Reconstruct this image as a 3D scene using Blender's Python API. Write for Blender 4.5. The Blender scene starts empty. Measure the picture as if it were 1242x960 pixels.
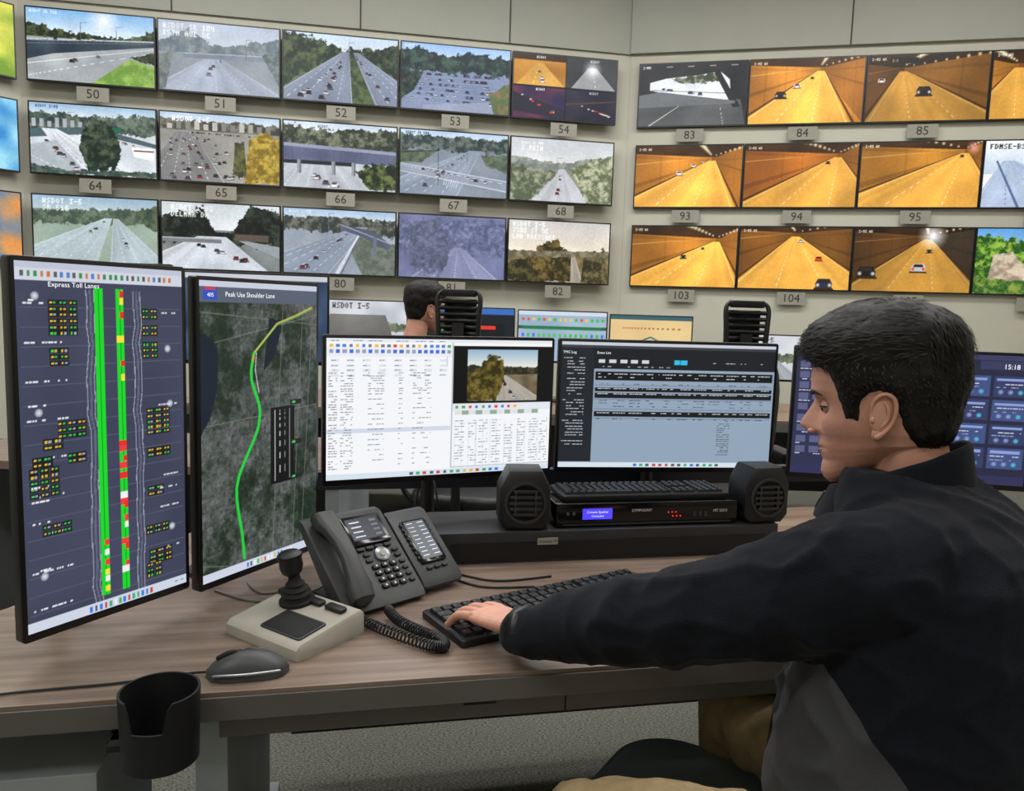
import bpy, math, random
import numpy as np
from mathutils import Vector, Matrix, noise
random.seed(7); RNG=np.random.RandomState(11)
sc=bpy.context.scene
sc.view_settings.view_transform='Standard'
def lin1(c): c=c/255.0; return c/12.92 if c<=.04045 else ((c+.055)/1.055)**2.4
def lin(c): return tuple(lin1(x) for x in c)
# ---------------------------------------------------------------- materials
MATS={}
def mat(name,rgb,rough=.5,metal=0,var=.12,vs=8,bump=0,bs=200,emis=0,spec=.5,scl=(1,1,1),rgb2=None,sss=0,sheen=0):
    if name in MATS: return MATS[name]
    m=bpy.data.materials.new(name); m.use_nodes=True; nt=m.node_tree; N=nt.nodes; L=nt.links
    b=N['Principled BSDF']; b.inputs['Roughness'].default_value=rough; b.inputs['Metallic'].default_value=metal
    b.inputs['Specular IOR Level'].default_value=spec
    tc=N.new('ShaderNodeTexCoord'); mp=N.new('ShaderNodeMapping'); mp.inputs['Scale'].default_value=scl
    L.new(tc.outputs['Object'],mp.inputs['Vector'])
    no=N.new('ShaderNodeTexNoise'); no.inputs['Scale'].default_value=vs; no.inputs['Detail'].default_value=5
    L.new(mp.outputs[0],no.inputs['Vector'])
    cr=N.new('ShaderNodeValToRGB'); c=lin(rgb)
    c2=lin(rgb2) if rgb2 else tuple(min(1,x*(1+var)) for x in c); c1=c if rgb2 else tuple(x*(1-var) for x in c)
    cr.color_ramp.elements[0].position=.35; cr.color_ramp.elements[1].position=.65
    cr.color_ramp.elements[0].color=(*c1,1); cr.color_ramp.elements[1].color=(*c2,1)
    L.new(no.outputs['Fac'],cr.inputs['Fac']); L.new(cr.outputs[0],b.inputs['Base Color'])
    if bump:
        n2=N.new('ShaderNodeTexNoise'); n2.inputs['Scale'].default_value=bs; n2.inputs['Detail'].default_value=3
        L.new(mp.outputs[0],n2.inputs['Vector'])
        bp=N.new('ShaderNodeBump'); bp.inputs['Strength'].default_value=bump; bp.inputs['Distance'].default_value=.003
        L.new(n2.outputs['Fac'],bp.inputs['Height']); L.new(bp.outputs[0],b.inputs['Normal'])
    if emis:
        L.new(cr.outputs[0],b.inputs['Emission Color']); b.inputs['Emission Strength'].default_value=emis
    if sss:
        b.inputs['Subsurface Weight'].default_value=sss; b.inputs['Subsurface Scale'].default_value=.006
        b.inputs['Subsurface Radius'].default_value=(1,.4,.25)
    if sheen: b.inputs['Sheen Weight'].default_value=sheen; b.inputs['Sheen Roughness'].default_value=.5
    MATS[name]=m; return m
def screen_mat(name,st):
    m=bpy.data.materials.new(name); m.use_nodes=True; nt=m.node_tree; b=nt.nodes['Principled BSDF']
    a=nt.nodes.new('ShaderNodeAttribute'); a.attribute_name='Col'
    b.inputs['Base Color'].default_value=(.01,.01,.01,1); b.inputs['Roughness'].default_value=.35
    b.inputs['Specular IOR Level'].default_value=.25
    nt.links.new(a.outputs['Color'],b.inputs['Emission Color']); b.inputs['Emission Strength'].default_value=st
    return m
SCR=screen_mat('lcd_picture',1.0)
mBlack=mat('black_plastic',(22,22,25),.45,bump=.1,bs=900)
mBezel=mat('bezel_black',(14,14,17),.35)
mDark=mat('dark_grey_plastic',(48,49,52),.5,bump=.1,bs=900)
mPhone=mat('phone_grey_plastic',(64,65,67),.45,bump=.1,bs=900)
mGloss=mat('gloss_black',(12,12,14),.15)
mRub=mat('black_rubber',(18,18,19),.8,bump=.2,bs=600)
mKey=mat('key_black',(26,27,30),.5)
mGrey=mat('grey_plastic',(120,118,112),.5)
mBeige=mat('warm_grey_plastic',(168,163,152),.5,bump=.1,bs=700)
mSilver=mat('silver_plastic',(150,152,156),.3,metal=.6)
mSteel=mat('steel',(130,130,132),.3,metal=.9)
mWhite=mat('white_print',(225,225,225),.6,var=.02)
mWhiteE=mat('screen_white_text',(235,240,245),.6,var=.02,emis=.8)
mLbl=mat('sign_card',(152,149,138),.7,var=.04)
mInk=mat('sign_ink',(50,48,42),.7,var=.02)
mSkin=mat('skin',(202,148,127),.52,var=.09,vs=22,bump=.12,bs=350,sss=.12)
mLip=mat('lips',(178,112,102),.5,var=.04)
mNail=mat('nail',(214,170,152),.3,var=.02)
mHair=mat('dark_hair',(22,17,16),.55,var=.3,vs=60,spec=.3)
mHairL=mat('dark_hair_light',(40,31,27),.5,var=.3,vs=60,spec=.35)
mEyeW=mat('eye_white',(180,170,162),.25,var=.02)
mIris=mat('iris',(36,25,20),.15)
mJack=mat('black_fleece',(22,24,31),.95,var=.1,vs=90,bump=.3,bs=420,spec=.12,sheen=.06)
# procedural side panel colour, driven by a smooth garment-panel field stored on the mesh
nt=mJack.node_tree; bs_=nt.nodes['Principled BSDF']; src=bs_.inputs['Base Color'].links[0].from_socket
at=nt.nodes.new('ShaderNodeAttribute'); at.attribute_name='panel'
mr=nt.nodes.new('ShaderNodeMapRange'); mr.inputs['From Min'].default_value=0; mr.inputs['From Max'].default_value=.0015; nt.links.new(at.outputs['Fac'],mr.inputs['Value'])
mx=nt.nodes.new('ShaderNodeMix'); mx.data_type='RGBA'; nt.links.new(mr.outputs[0],mx.inputs[0]); nt.links.new(src,mx.inputs[6]); mx.inputs[7].default_value=(*lin((70,70,73)),1); nt.links.new(mx.outputs[2],bs_.inputs['Base Color'])
mTrim=mat('jacket_trim',(14,14,17),.4)
mKhaki=mat('khaki_cotton',(156,134,98),.9,var=.1,vs=60,bump=.3,bs=500)
mShirt=mat('blue_shirt',(40,48,70),.9,bump=.3)
mShoe=mat('brown_leather',(60,40,28),.4)
mSeat=mat('seat_blue_grey',(142,158,166),.5,var=.08,bump=.2,bs=300)
# ---------------------------------------------------------------- mesh builder
def T(x,y,z): return Matrix.Translation((x,y,z))
def RZ(a): return Matrix.Rotation(math.radians(a),4,'Z')
def RX(a): return Matrix.Rotation(math.radians(a),4,'X')
def RY(a): return Matrix.Rotation(math.radians(a),4,'Y')
I=Matrix.Identity(4)
class MB:
    def __init__(s): s.v=[];s.f=[];s.mi=[];s.mats=[]
    def k(s,m):
        if m not in s.mats: s.mats.append(m)
        return s.mats.index(m)
    def add(s,vs,fs,m,M=I):
        o=len(s.v); s.v+=[M@Vector(p) for p in vs]; k=s.k(m)
        for f in fs: s.f.append([i+o for i in f]); s.mi.append(k)
    def loft(s,rings,m,M=I,closed=True,cap=True):
        n=len(rings[0]); vs=[p for r in rings for p in r]; fs=[]
        for i in range(len(rings)-1):
            for j in range(n if closed else n-1):
                a=i*n+j; b=i*n+(j+1)%n; fs.append([a,b,b+n,a+n])
        if cap:
            fs.append(list(range(n))[::-1]); fs.append([(len(rings)-1)*n+j for j in range(n)])
        s.add(vs,fs,m,M)
    def prism(s,out,z0,z1,m,M=I,b=0):
        cx=sum(p[0] for p in out)/len(out); cy=sum(p[1] for p in out)/len(out)
        def ins(d):
            r=[]
            for x,y in out:
                l=math.hypot(x-cx,y-cy) or 1; r.append((x-(x-cx)/l*d,y-(y-cy)/l*d))
            return r
        if b:
            R=[[(x,y,z0) for x,y in ins(b)],[(x,y,z0+b) for x,y in out],[(x,y,z1-b) for x,y in out],[(x,y,z1-b*.3) for x,y in ins(b*.3)],[(x,y,z1) for x,y in ins(b)]]
        else: R=[[(x,y,z0) for x,y in out],[(x,y,z1) for x,y in out]]
        s.loft(R,m,M)
    def box(s,c,d,m,M=I):
        x,y,z=c; a,b,e=[q/2 for q in d]
        vs=[(x+i*a,y+j*b,z+k*e) for k in(-1,1) for j in(-1,1) for i in(-1,1)]
        s.add(vs,[[0,2,3,1],[4,5,7,6],[0,1,5,4],[2,6,7,3],[0,4,6,2],[1,3,7,5]],m,M)
    def rbox(s,c,d,r,m,M=I,b=.002,n=5):
        hx,hy=d[0]/2-r,d[1]/2-r; out=[]
        for q,(sx,sy) in enumerate([(1,1),(-1,1),(-1,-1),(1,-1)]):
            for i in range(n+1):
                a=math.pi/2*(q+i/n); out.append((c[0]+sx*hx+r*math.cos(a),c[1]+sy*hy+r*math.sin(a)))
        s.prism(out,c[2]-d[2]/2,c[2]+d[2]/2,m,M,b)
    def lathe(s,prof,m,M=I,n=28,cap=True):
        s.loft([[(r*math.cos(2*math.pi*j/n),r*math.sin(2*math.pi*j/n),z) for j in range(n)] for r,z in prof],m,M,cap=cap)
    def limb(s,pts,rad,m,M=I,n=16,sub=6,flat=1.0,caps=True,up=None):
        P=[Vector(p) for p in pts]; Q=[];R=[]
        if len(P)>2 and sub>1:
            for i in range(len(P)-1):
                p0=P[max(i-1,0)];p1=P[i];p2=P[i+1];p3=P[min(i+2,len(P)-1)]
                for k in range(sub):
                    t=k/sub
                    Q.append(.5*((2*p1)+(p2-p0)*t+(2*p0-5*p1+4*p2-p3)*t*t+(3*p1-p0-3*p2+p3)*t**3)); R.append(rad[i]*(1-t)+rad[i+1]*t)
            Q.append(P[-1]);R.append(rad[-1])
        else: Q=P;R=list(rad)
        if caps:
            d0=(Q[0]-Q[1]).normalized(); d1=(Q[-1]-Q[-2]).normalized(); a0=Q[0].copy();a1=Q[-1].copy();r0=R[0];r1=R[-1]
            pre=[(a0+d0*r0*math.sin(a),r0*math.cos(a)) for a in (1.5,1.2,.8,.4)]; post=[(a1+d1*r1*math.sin(a),r1*math.cos(a)) for a in (.4,.8,1.2,1.5)]
            Q=[p for p,_ in pre]+Q+[p for p,_ in post]; R=[r for _,r in pre]+R+[r for _,r in post]
        rings=[]; u=Vector(up) if up else None
        for i,q in enumerate(Q):
            d=(Q[min(i+1,len(Q)-1)]-Q[max(i-1,0)]).normalized()
            if u is None: u=Vector((0,0,1)) if abs(d.z)<.9 else Vector((1,0,0))
            a=(u-d*u.dot(d)).normalized(); b=d.cross(a); u=a
            rings.append([q+a*(R[i]*flat*math.cos(2*math.pi*j/n))+b*(R[i]*math.sin(2*math.pi*j/n)) for j in range(n)])
        s.loft(rings,m,M)
    def tube(s,pts,r,m,M=I,n=8,sub=8): s.limb(pts,[r]*len(pts),m,M,n=n,sub=sub)
    def ell(s,c,r,m,M=I,n=20,k=12,zmin=-9):
        rings=[]
        for i in range(1,k):
            a=-math.pi/2+math.pi*i/k
            rings.append([(c[0]+r[0]*math.cos(a)*math.cos(2*math.pi*j/n),c[1]+r[1]*math.cos(a)*math.sin(2*math.pi*j/n),max(zmin,c[2]+r[2]*math.sin(a))) for j in range(n)])
        s.loft(rings,m,M)
    def text(s,t,size,m,M=I,al='CENTER'):
        cu=bpy.data.curves.new('t','FONT'); cu.body=t; cu.size=size; cu.align_x=al; cu.align_y='CENTER'; cu.resolution_u=2
        o=bpy.data.objects.new('t',cu); sc.collection.objects.link(o); dg=bpy.context.evaluated_depsgraph_get()
        me=bpy.data.meshes.new_from_object(o.evaluated_get(dg)); s.add([v.co[:] for v in me.vertices],[list(p.vertices) for p in me.polygons],m,M)
        bpy.data.objects.remove(o); bpy.data.meshes.remove(me)
    def build(s,name,loc=(0,0,0),rz=0,smooth=40,parent=None,M=None,bevel=0):
        me=bpy.data.meshes.new(name); me.from_pydata([v[:] for v in s.v],[],s.f); 
        for m in s.mats: me.materials.append(m)
        me.polygons.foreach_set('material_index',s.mi); me.update()
        import bmesh
        bm=bmesh.new(); bm.from_mesh(me); bmesh.ops.recalc_face_normals(bm,faces=bm.faces); bm.to_mesh(me); bm.free()
        o=bpy.data.objects.new(name,me); sc.collection.objects.link(o)
        if M is not None: o.matrix_world=M
        else: o.location=loc; o.rotation_euler=(0,0,math.radians(rz))
        if smooth:
            try: me.shade_smooth() if smooth>=180 else me.set_sharp_from_angle(angle=math.radians(smooth))
            except Exception: pass
            me.polygons.foreach_set('use_smooth',[True]*len(me.polygons))
        if bevel:
            b=o.modifiers.new('b','BEVEL'); b.width=bevel; b.segments=2; b.limit_method='ANGLE'
        if parent: o.parent=parent
        return o
def empty(name,M=I):
    o=bpy.data.objects.new(name,None); sc.collection.objects.link(o); o.matrix_world=M; o.empty_display_size=.1; return o
def remesh(o,vox,it,fn=None):
    m=o.modifiers.new('r','REMESH'); m.mode='VOXEL'; m.voxel_size=vox; m.use_smooth_shade=True
    if it: q=o.modifiers.new('s','SMOOTH'); q.iterations=it; q.factor=.5
    bpy.context.view_layer.update(); dg=bpy.context.evaluated_depsgraph_get()
    me=bpy.data.meshes.new_from_object(o.evaluated_get(dg)); mats=list(o.data.materials)
    o.modifiers.clear(); o.data=me
    if not me.materials:
        for k in mats: me.materials.append(k)
    if fn:
        nr=[v.normal.copy() for v in me.vertices]
        for v,n in zip(me.vertices,nr): v.co+=n*fn(v.co,n)
    me.polygons.foreach_set('use_smooth',[True]*len(me.polygons)); me.update()
    return o
# ---------------------------------------------------------------- raster canvas drawn into mesh colours
def nz(w,h,s,seed=None,oct=3):
    out=np.zeros((h,w)); amp=1;tot=0
    for o in range(oct):
        gx=max(2,int(s*2**o)+1); gy=max(2,int(s*2**o*h/w)+2); g=RNG.rand(gy+1,gx+1)
        x=np.linspace(0,gx-.001,w); y=np.linspace(0,gy-.001,h); xi=x.astype(int); yi=y.astype(int); fx=(x-xi)[None,:]; fy=(y-yi)[:,None]
        fx=fx*fx*(3-2*fx); fy=fy*fy*(3-2*fy)
        a=g[yi][:,xi];b=g[yi][:,xi+1];c=g[yi+1][:,xi];d=g[yi+1][:,xi+1]
        out+=amp*((a*(1-fx)+b*fx)*(1-fy)+(c*(1-fx)+d*fx)*fy); tot+=amp; amp*=.72
    return out/tot
FONT={k:v for k,v in zip("ABCDEFGHIJKLMNOPQRSTUVWXYZ0123456789- :",
"010101111101101 110101110101110 011100100100011 110101101101110 111100110100111 111100110100100 011100101101011 101101111101101 111010010010111 001001001101010 101101110101101 100100100100111 101111111101101 110101101101101 010101101101010 110101110100100 010101101110011 110101110101101 011100010001110 111010010010010 101101101101111 101101101101010 101101111111101 101101010101101 101101010010010 111001010100111 111101101101111 010110010010111 110001010100111 110001010001110 101101111001001 111100110001110 011100111101111 111001010010010 111101111101111 111101111001110 000000111000000 000000000000000 000010000010000".split())}
class Cv:
    def __init__(s,w,h,c=(0,0,0),tk=1):
        s.w,s.h=w,h; s.a=np.ones((h,w,3))*np.array(c)/255.; s.X,s.Y=np.meshgrid((np.arange(w)+.5)/w,(np.arange(h)+.5)/h); s.asp=w/h; s.tk=tk
    def grad(s,c1,c2,y0=0,y1=1):
        t=np.clip((s.Y-y0)/(y1-y0),0,1)[...,None]; k=(s.Y>=y0)&(s.Y<=y1); col=(np.array(c1)*(1-t)+np.array(c2)*t)/255.; s.a[k]=col[k]
    def mask(s,pts):
        m=np.zeros(s.X.shape,bool); n=len(pts)
        for i in range(n):
            x0,y0=pts[i];x1,y1=pts[(i+1)%n]
            if y0==y1: continue
            m^=((s.Y>min(y0,y1))&(s.Y<=max(y0,y1))&(s.X<(x1-x0)*(s.Y-y0)/(y1-y0)+x0))
        return m
    def poly(s,pts,c,c2=None,ns=8,con=2.0,rag=0,al=1):
        if rag:
            n=(nz(s.w,s.h,20,oct=4)-.5)*rag*1.6; Y=s.Y; s.Y=Y+n; m=s.mask(pts); s.Y=Y
        else: m=s.mask(pts)
        if c2 is None: col=np.ones(s.a.shape)*np.array(c)/255.
        elif ns>=10:
            t=np.clip((nz(s.w,s.h,ns*1.3,oct=5)-.5)*con*1.9+.42,0,1)[...,None]; g=RNG.rand(s.h,s.w,1); t=np.clip(t+(g-.5)*.45,0,1); col=(np.array(c)*(1-t)+np.array(c2)*t)/255.
        else:
            t=np.clip((nz(s.w,s.h,ns*.7,oct=2)-.5)*con+.5,0,1)[...,None]; col=(np.array(c)*(1-t)+np.array(c2)*t)/255.
        s.a[m]=s.a[m]*(1-al)+col[m]*al
    def rect(s,x0,y0,x1,y1,c,c2=None,ns=8):
        if c2 is None: s.a[max(0,int(y0*s.h)):max(0,int(round(y1*s.h))),max(0,int(x0*s.w)):max(0,int(round(x1*s.w)))]=np.array(c)/255.
        else: s.poly([(x0,y0),(x1,y0),(x1,y1),(x0,y1)],c,c2,ns)
    def line(s,x0,y0,x1,y1,w0,w1,c,dash=0,al=1):
        dx=(x1-x0)*s.asp;dy=y1-y0;l=math.hypot(dx,dy) or 1e-6; px=(s.X-x0)*s.asp;py=s.Y-y0
        t=(px*dx+py*dy)/l/l; d=abs(px*dy-py*dx)/l; wd=w0+(w1-w0)*t; m=(t>=0)&(t<=1)&(d<wd/2)
        if dash: m&=((np.sqrt(np.clip(t,0,1))*dash)%1<.5)
        s.a[m]=s.a[m]*(1-al)+np.array(c)/255.*al
    def path(s,P,w,c):
        for a,b in zip(P[:-1],P[1:]): s.line(*a,*b,w,w,c)
    def cars(s,x0,y0,x1,y1,n,s0,s1,pal=((240,240,245),(25,25,30),(70,74,84),(110,115,125),(130,50,45),(200,205,210),(215,218,222),(40,44,52))):
        for t in sorted(random.random() for _ in range(n)):
            x=x0+(x1-x0)*t; y=y0+(y1-y0)*t; z=(s0+(s1-s0)*t)*.8; c=random.choice(pal); x+=random.uniform(-1,1)*z*.4; h=z*.5/s.asp
            s.rect(x-h*1.4,y+z*.25,x+h*1.7,y+z*.42,(52,55,62))
            s.rect(x-h*1.25,y-z*.15,x+h*1.25,y+z*.32,c); s.rect(x-h*.95,y-z*.42,x+h*.95,y-z*.1,tuple(q*.7 for q in c)); s.rect(x-h*.8,y-z*.34,x+h*.8,y-z*.12,(38,44,54)); s.rect(x-h*1.2,y+z*.02,x-h*.8,y+z*.12,(200,60,50)); s.rect(x+h*.8,y+z*.02,x+h*1.2,y+z*.12,(200,60,50))
    def road(s,vx,vy,l,r,w=.02,col=(140,145,152),nl=4,lane=(225,228,230),by=1,edge=(215,215,205)):
        P=[(vx-w,vy),(vx+w,vy),(r,by),(l,by)]; m=s.mask(P); s.poly(P,col,tuple(min(255,q*1.08) for q in col),4)
        phi=(s.X-vx)/(s.Y-vy+w*.8+1e-3); g=RNG.rand(60); v=np.interp(phi,np.linspace(-3,3,60),g); s.a[m]*=(1+(v-.5)*.12)[m][...,None]
        for k in range(1,nl): s.line(vx-w+2*w*k/nl,vy,l+(r-l)*k/nl,by,.002,.014,lane,dash=18,al=.8)
        for k in(.03,.97): s.line(vx-w+2*w*k,vy,l+(r-l)*k,by,.002,.012,edge,al=.8)
    def pole(s,x,y0,y1,arm=.05,c=(110,114,120)):
        s.line(x,y0,x,y1,.006,.010,c); s.line(x,y0,x+arm,y0-.01,.006,.006,c)
    def glow(s,x,y,r,c,p=1.5):
        d=np.sqrt(((s.X-x)*s.asp)**2+(s.Y-y)**2)/r; k=np.clip(1-d,0,1)[...,None]**p; s.a=np.clip(s.a*(1-k)+np.array(c)/255.*k,0,1)
    def text(s,x,y,t,c,k=1):
        k*=s.tk; px=int(x*s.w);py=int(y*s.h)
        for ch in t:
            b=FONT.get(ch,FONT[' '])
            for i in range(15):
                if b[i]=='1':
                    yy=py+(i//3)*k; xx=px+(i%3)*k; s.a[yy:yy+k,xx:xx+k]=np.array(c)/255.
            px+=4*k
    def scrib(s,x0,y,x1,c,h=1,dens=.65,al=1):
        yy=int(y*s.h); x=int(x0*s.w); e=int(x1*s.w)
        while x<e:
            l=random.randint(2,6)
            if random.random()<dens: s.a[yy:yy+h,x:min(e,x+l)]=s.a[yy:yy+h,x:min(e,x+l)]*(1-al)+np.array(c)/255.*al
            x+=l+1
    def soft(s,k=1):
        for _ in range(k):
            p=np.pad(s.a,((1,1),(1,1),(0,0)),'edge'); s.a=(p[1:-1,1:-1]*4+p[:-2,1:-1]+p[2:,1:-1]+p[1:-1,:-2]+p[1:-1,2:])/8
    def tint(s,c,al): s.a=s.a*(1-al)+np.array(c)/255.*al
    def grain(s,a): s.a=np.clip(s.a+(RNG.rand(s.h,s.w,1)-.5)*a,0,1)
    def half(s):
        s.a=s.a.reshape(s.h//2,2,s.w//2,2,3).mean((1,3)); s.h//=2; s.w//=2; return s
    def finish(s):
        s.half(); n=nz(s.w,s.h,60,oct=2); m=nz(s.w,s.h,4,oct=2); s.a=s.a*(1+(n-.5)*.10+(m-.5)*.12)[...,None]
        g=s.a.mean(-1,keepdims=True); s.a=np.clip((s.a*.92+g*.08-.5)*1.1+.51,0,1); s.grain(.03)
def grid_screen(name,cv,w,h,parent,M,mt=None):
    W,H=cv.w,cv.h; xs=np.linspace(-w/2,w/2,W); zs=np.linspace(h,0,H); X,Zz=np.meshgrid(xs,zs)
    co=np.stack([X,np.zeros_like(X),Zz],-1).reshape(-1,3)
    idx=np.arange(W*H).reshape(H,W); q=np.stack([idx[1:,:-1],idx[1:,1:],idx[:-1,1:],idx[:-1,:-1]],-1).reshape(-1,4)
    me=bpy.data.meshes.new(name); me.vertices.add(W*H); me.vertices.foreach_set('co',co.ravel())
    me.loops.add(q.size); me.loops.foreach_set('vertex_index',q.ravel().astype(np.int32))
    me.polygons.add(len(q)); me.polygons.foreach_set('loop_start',np.arange(0,q.size,4,dtype=np.int32))
    me.update(calc_edges=True)
    a=np.clip(cv.a,0,1); a=np.where(a<=.04045,a/12.92,((a+.055)/1.055)**2.4)
    at=me.color_attributes.new('Col','FLOAT_COLOR','POINT'); at.data.foreach_set('color',np.concatenate([a.reshape(-1,3),np.ones((W*H,1))],1).ravel().astype(np.float32))
    me.materials.append(mt or SCR); o=bpy.data.objects.new(name,me); sc.collection.objects.link(o); o.parent=parent; o.matrix_local=M; return o
# ---------------------------------------------------------------- TV pictures (drawn at 2x, averaged down)
TW,TH=448,252
def tv(c=(120,130,140)): return Cv(TW,TH,c,2)
DT=(24,36,26);MT=(84,98,62)
def s50():
    c=tv(); c.grad((120,175,225),(225,238,248),0,.35); c.glow(.6,.1,.25,(245,248,252),1); c.poly([(0,.22),(.3,.3),(.7,.33),(1,.22),(1,.5),(0,.5)],(30,44,30),(96,106,68),14,2,.1); c.rect(0,.4,.4,.46,(150,155,160))
    c.poly([(0,.55),(1,.42),(1,.75),(.55,1),(0,1)],(158,164,168),(182,186,190),6); c.line(0,.95,1,.5,.012,.006,(235,235,235),dash=20); c.line(0,.78,1,.45,.01,.006,(235,235,235)); c.poly([(0,.46),(1,.36),(1,.42),(.2,.62),(0,.72)],(45,58,72),(72,86,98)); c.line(0,.44,1,.345,.022,.02,(178,190,200)); c.line(0,.5,1,.37,.006,.006,(120,135,150))
    c.cars(.1,.42,.9,.34,8,.05,.04); c.poly([(.5,1),(.8,.62),(1,.7),(1,1)],(110,152,60),(155,190,90),10); c.poly([(.8,.6),(1,.5),(1,.68)],DT,MT,12,2,.04); c.cars(.3,.72,.6,.6,3,.07,.05)
    c.pole(.42,.16,.42); c.pole(.7,.18,.36); c.text(.03,.03,"WSDOT SR 520",(240,240,240),1); return c
def s51():
    c=tv(); c.grad((185,198,214),(210,218,225),0,.35); c.poly([(0,.3),(.25,.1),(.45,.33),(.7,.28),(1,.15),(1,.6),(0,.6)],(78,94,98),(134,146,140),12,2,.12)
    c.rect(0,.45,1,1,(128,138,140),(150,158,158),6); c.road(.45,.5,-.1,1.05,.06,(156,164,178),4); c.poly([(.2,.46),(1,.42),(1,.49),(.2,.52)],(110,120,132),(130,138,148)); c.line(.2,.455,1,.41,.012,.012,(185,192,200)); c.rect(.5,.48,.515,.56,(105,112,120)); c.cars(.45,.6,.35,.85,4,.05,.09)
    c.poly([(.0,.5),(.12,.45),(.05,1),(0,1)],(70,86,78),(120,130,116),12,2,.05); c.poly([(.85,.4),(1,.3),(1,.85)],(60,78,74),(120,130,120),12,2,.05); c.tint((160,172,196),.28); c.pole(.72,.2,.5); c.text(.04,.04,"WSDOT SR 104",(235,235,240),2); c.text(.04,.14,"15TH AVE NE",(235,235,240),2); return c
def s52():
    c=tv(); c.grad((205,225,240),(230,238,242),0,.25); c.rect(0,.3,1,1,(86,96,70),(112,118,88),12); c.poly([(0,0),(.25,.05),(.5,.2),(1,.18),(1,.5),(0,.6)],(28,42,28),(98,110,64),14,2,.12)
    c.road(.54,.24,-.15,.62,.03,(132,140,155),5); c.road(.63,.24,.8,1.35,.025,(126,134,150),4); c.poly([(.57,.25),(.6,.25),(.8,1),(.6,1)],(95,114,62),(48,62,38),12)
    c.cars(.53,.3,.35,.95,16,.02,.09); c.cars(.52,.35,.15,.95,12,.02,.09); c.cars(.63,.3,.95,.98,9,.02,.09); c.poly([(.78,.2),(1,.05),(1,.62),(.88,.45)],DT,MT,14,2,.08); c.poly([(0,.4),(.3,.35),(.05,.75),(0,.8)],(40,56,36),(90,102,60),14,2,.06)
    c.text(.03,.03,"WSDOT I-5",(20,20,20),1); c.tint((80,110,190),.08); c.pole(.57,.1,.3); return c
def s53():
    c=tv(); c.grad((160,200,240),(220,235,245),0,.22); c.rect(0,.34,1,1,(130,140,162),(150,158,175),5); c.poly([(0,.1),(.2,.05),(.35,.18),(.6,.1),(1,.12),(1,.42),(0,.42)],(18,34,28),(74,98,68),14,2,.12)
    for k in range(6): c.cars(.08,.46+k*.075,.85,.44+k*.085,15,.04,.06,((240,240,245),(30,35,50),(90,100,125),(60,70,100),(170,180,190))); c.line(.05,.5+k*.075,.9,.48+k*.085,.004,.004,(205,210,220),al=.6)
    c.poly([(0,.4),(.2,.42),(.12,.7),(0,.85)],DT,MT,12,2,.05); c.poly([(.8,.7),(1,.5),(1,1),(.86,1)],(90,112,52),(150,122,64),12,2,.05); c.poly([(.2,.93),(.8,.82),(.86,1),(.2,1)],(165,170,180)); c.tint((40,90,210),.12); c.text(.03,.03,"WSDOT",(240,240,240),1); return c
def s54():
    c=tv((90,60,20)); c.rect(0,0,.5,.5,(170,112,36),(215,152,60),4); c.poly([(.22,.14),(.28,.14),(.5,.5),(.02,.5)],(235,180,85),(214,158,66),6); c.rect(0,0,.5,.1,(60,38,16)); c.line(.25,.14,.18,.5,.004,.01,(255,240,200),dash=8); c.cars(.22,.2,.3,.45,4,.03,.08)
    c.rect(.51,0,1,.5,(70,74,80),(50,52,56),4); c.poly([(.72,.15),(.8,.15),(1,.5),(.55,.5)],(150,152,155),(180,182,185),5); c.line(.76,.15,.8,.5,.004,.01,(240,240,240),dash=8); c.glow(.76,.18,.2,(255,255,255)); c.rect(0,.5,.5,1,(34,34,80),(110,50,80),6); c.poly([(0,.6),(.5,.85),(.5,1),(0,.9)],(40,40,60)); c.cars(.1,.65,.4,.9,8,.04,.06,((240,60,50),(250,250,255)))
    c.rect(.51,.5,1,1,(20,24,50),(50,48,70),6); c.cars(.55,.7,.95,.9,12,.03,.05,((240,220,200),(220,40,30))); c.line(.51,.75,1,.65,.03,.02,(90,60,50)); c.rect(0,.49,1,.51,(10,10,10)); c.rect(.5,0,.51,1,(10,10,10))
    for x in(.0,.52):
        for y in(.03,.53): c.text(x+.22,y,"WSDOT",(240,240,240),1)
    return c
def s64():
    c=tv(); c.grad((150,185,215),(225,232,238),0,.2); c.rect(0,.3,1,1,(190,200,208),(220,226,230),5); c.poly([(0,.12),(.4,.15),(1,.1),(1,.4),(0,.4)],(48,66,64),(120,132,114),14,2,.1)
    for i in range(7): c.rect(.02+i*.06,.2+random.random()*.06,.05+i*.06,.34,(170,176,182))
    c.poly([(0,.38),(.5,.3),(1,.5),(1,.56),(.5,.4),(0,.5)],(80,102,108)); c.road(.15,.36,.35,.95,.06,(206,212,218),4,(120,130,140)); c.poly([(0,.6),(.2,.52),(.45,1),(.0,1)],(160,172,178),(180,188,194)); c.line(0,.75,.3,1,.01,.012,(230,232,235),dash=8); c.cars(.1,.5,.4,.95,16,.04,.08); c.cars(.6,.45,.95,.6,12,.03,.05); c.poly([(.8,.55),(.98,.57),(.98,.74),(.82,.7)],(240,242,245)); c.rect(.82,.6,.98,.62,(120,50,40)); c.rect(.6,.3,.72,.36,(40,110,80))
    c.poly([(.42,.35),(.52,.18),(.66,.3),(.72,.6),(.66,.95),(.45,.95),(.38,.6)],(22,40,32),(84,100,78),14,2,.16); c.poly([(.0,.88),(.3,.95),(1,.9),(1,1),(0,1)],(50,72,68),(100,114,100),12,2,.05); c.pole(.3,.12,.4); c.pole(.8,.2,.5)
    c.text(.05,.03,"WSDOT I-90",(30,60,140),1); return c
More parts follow.
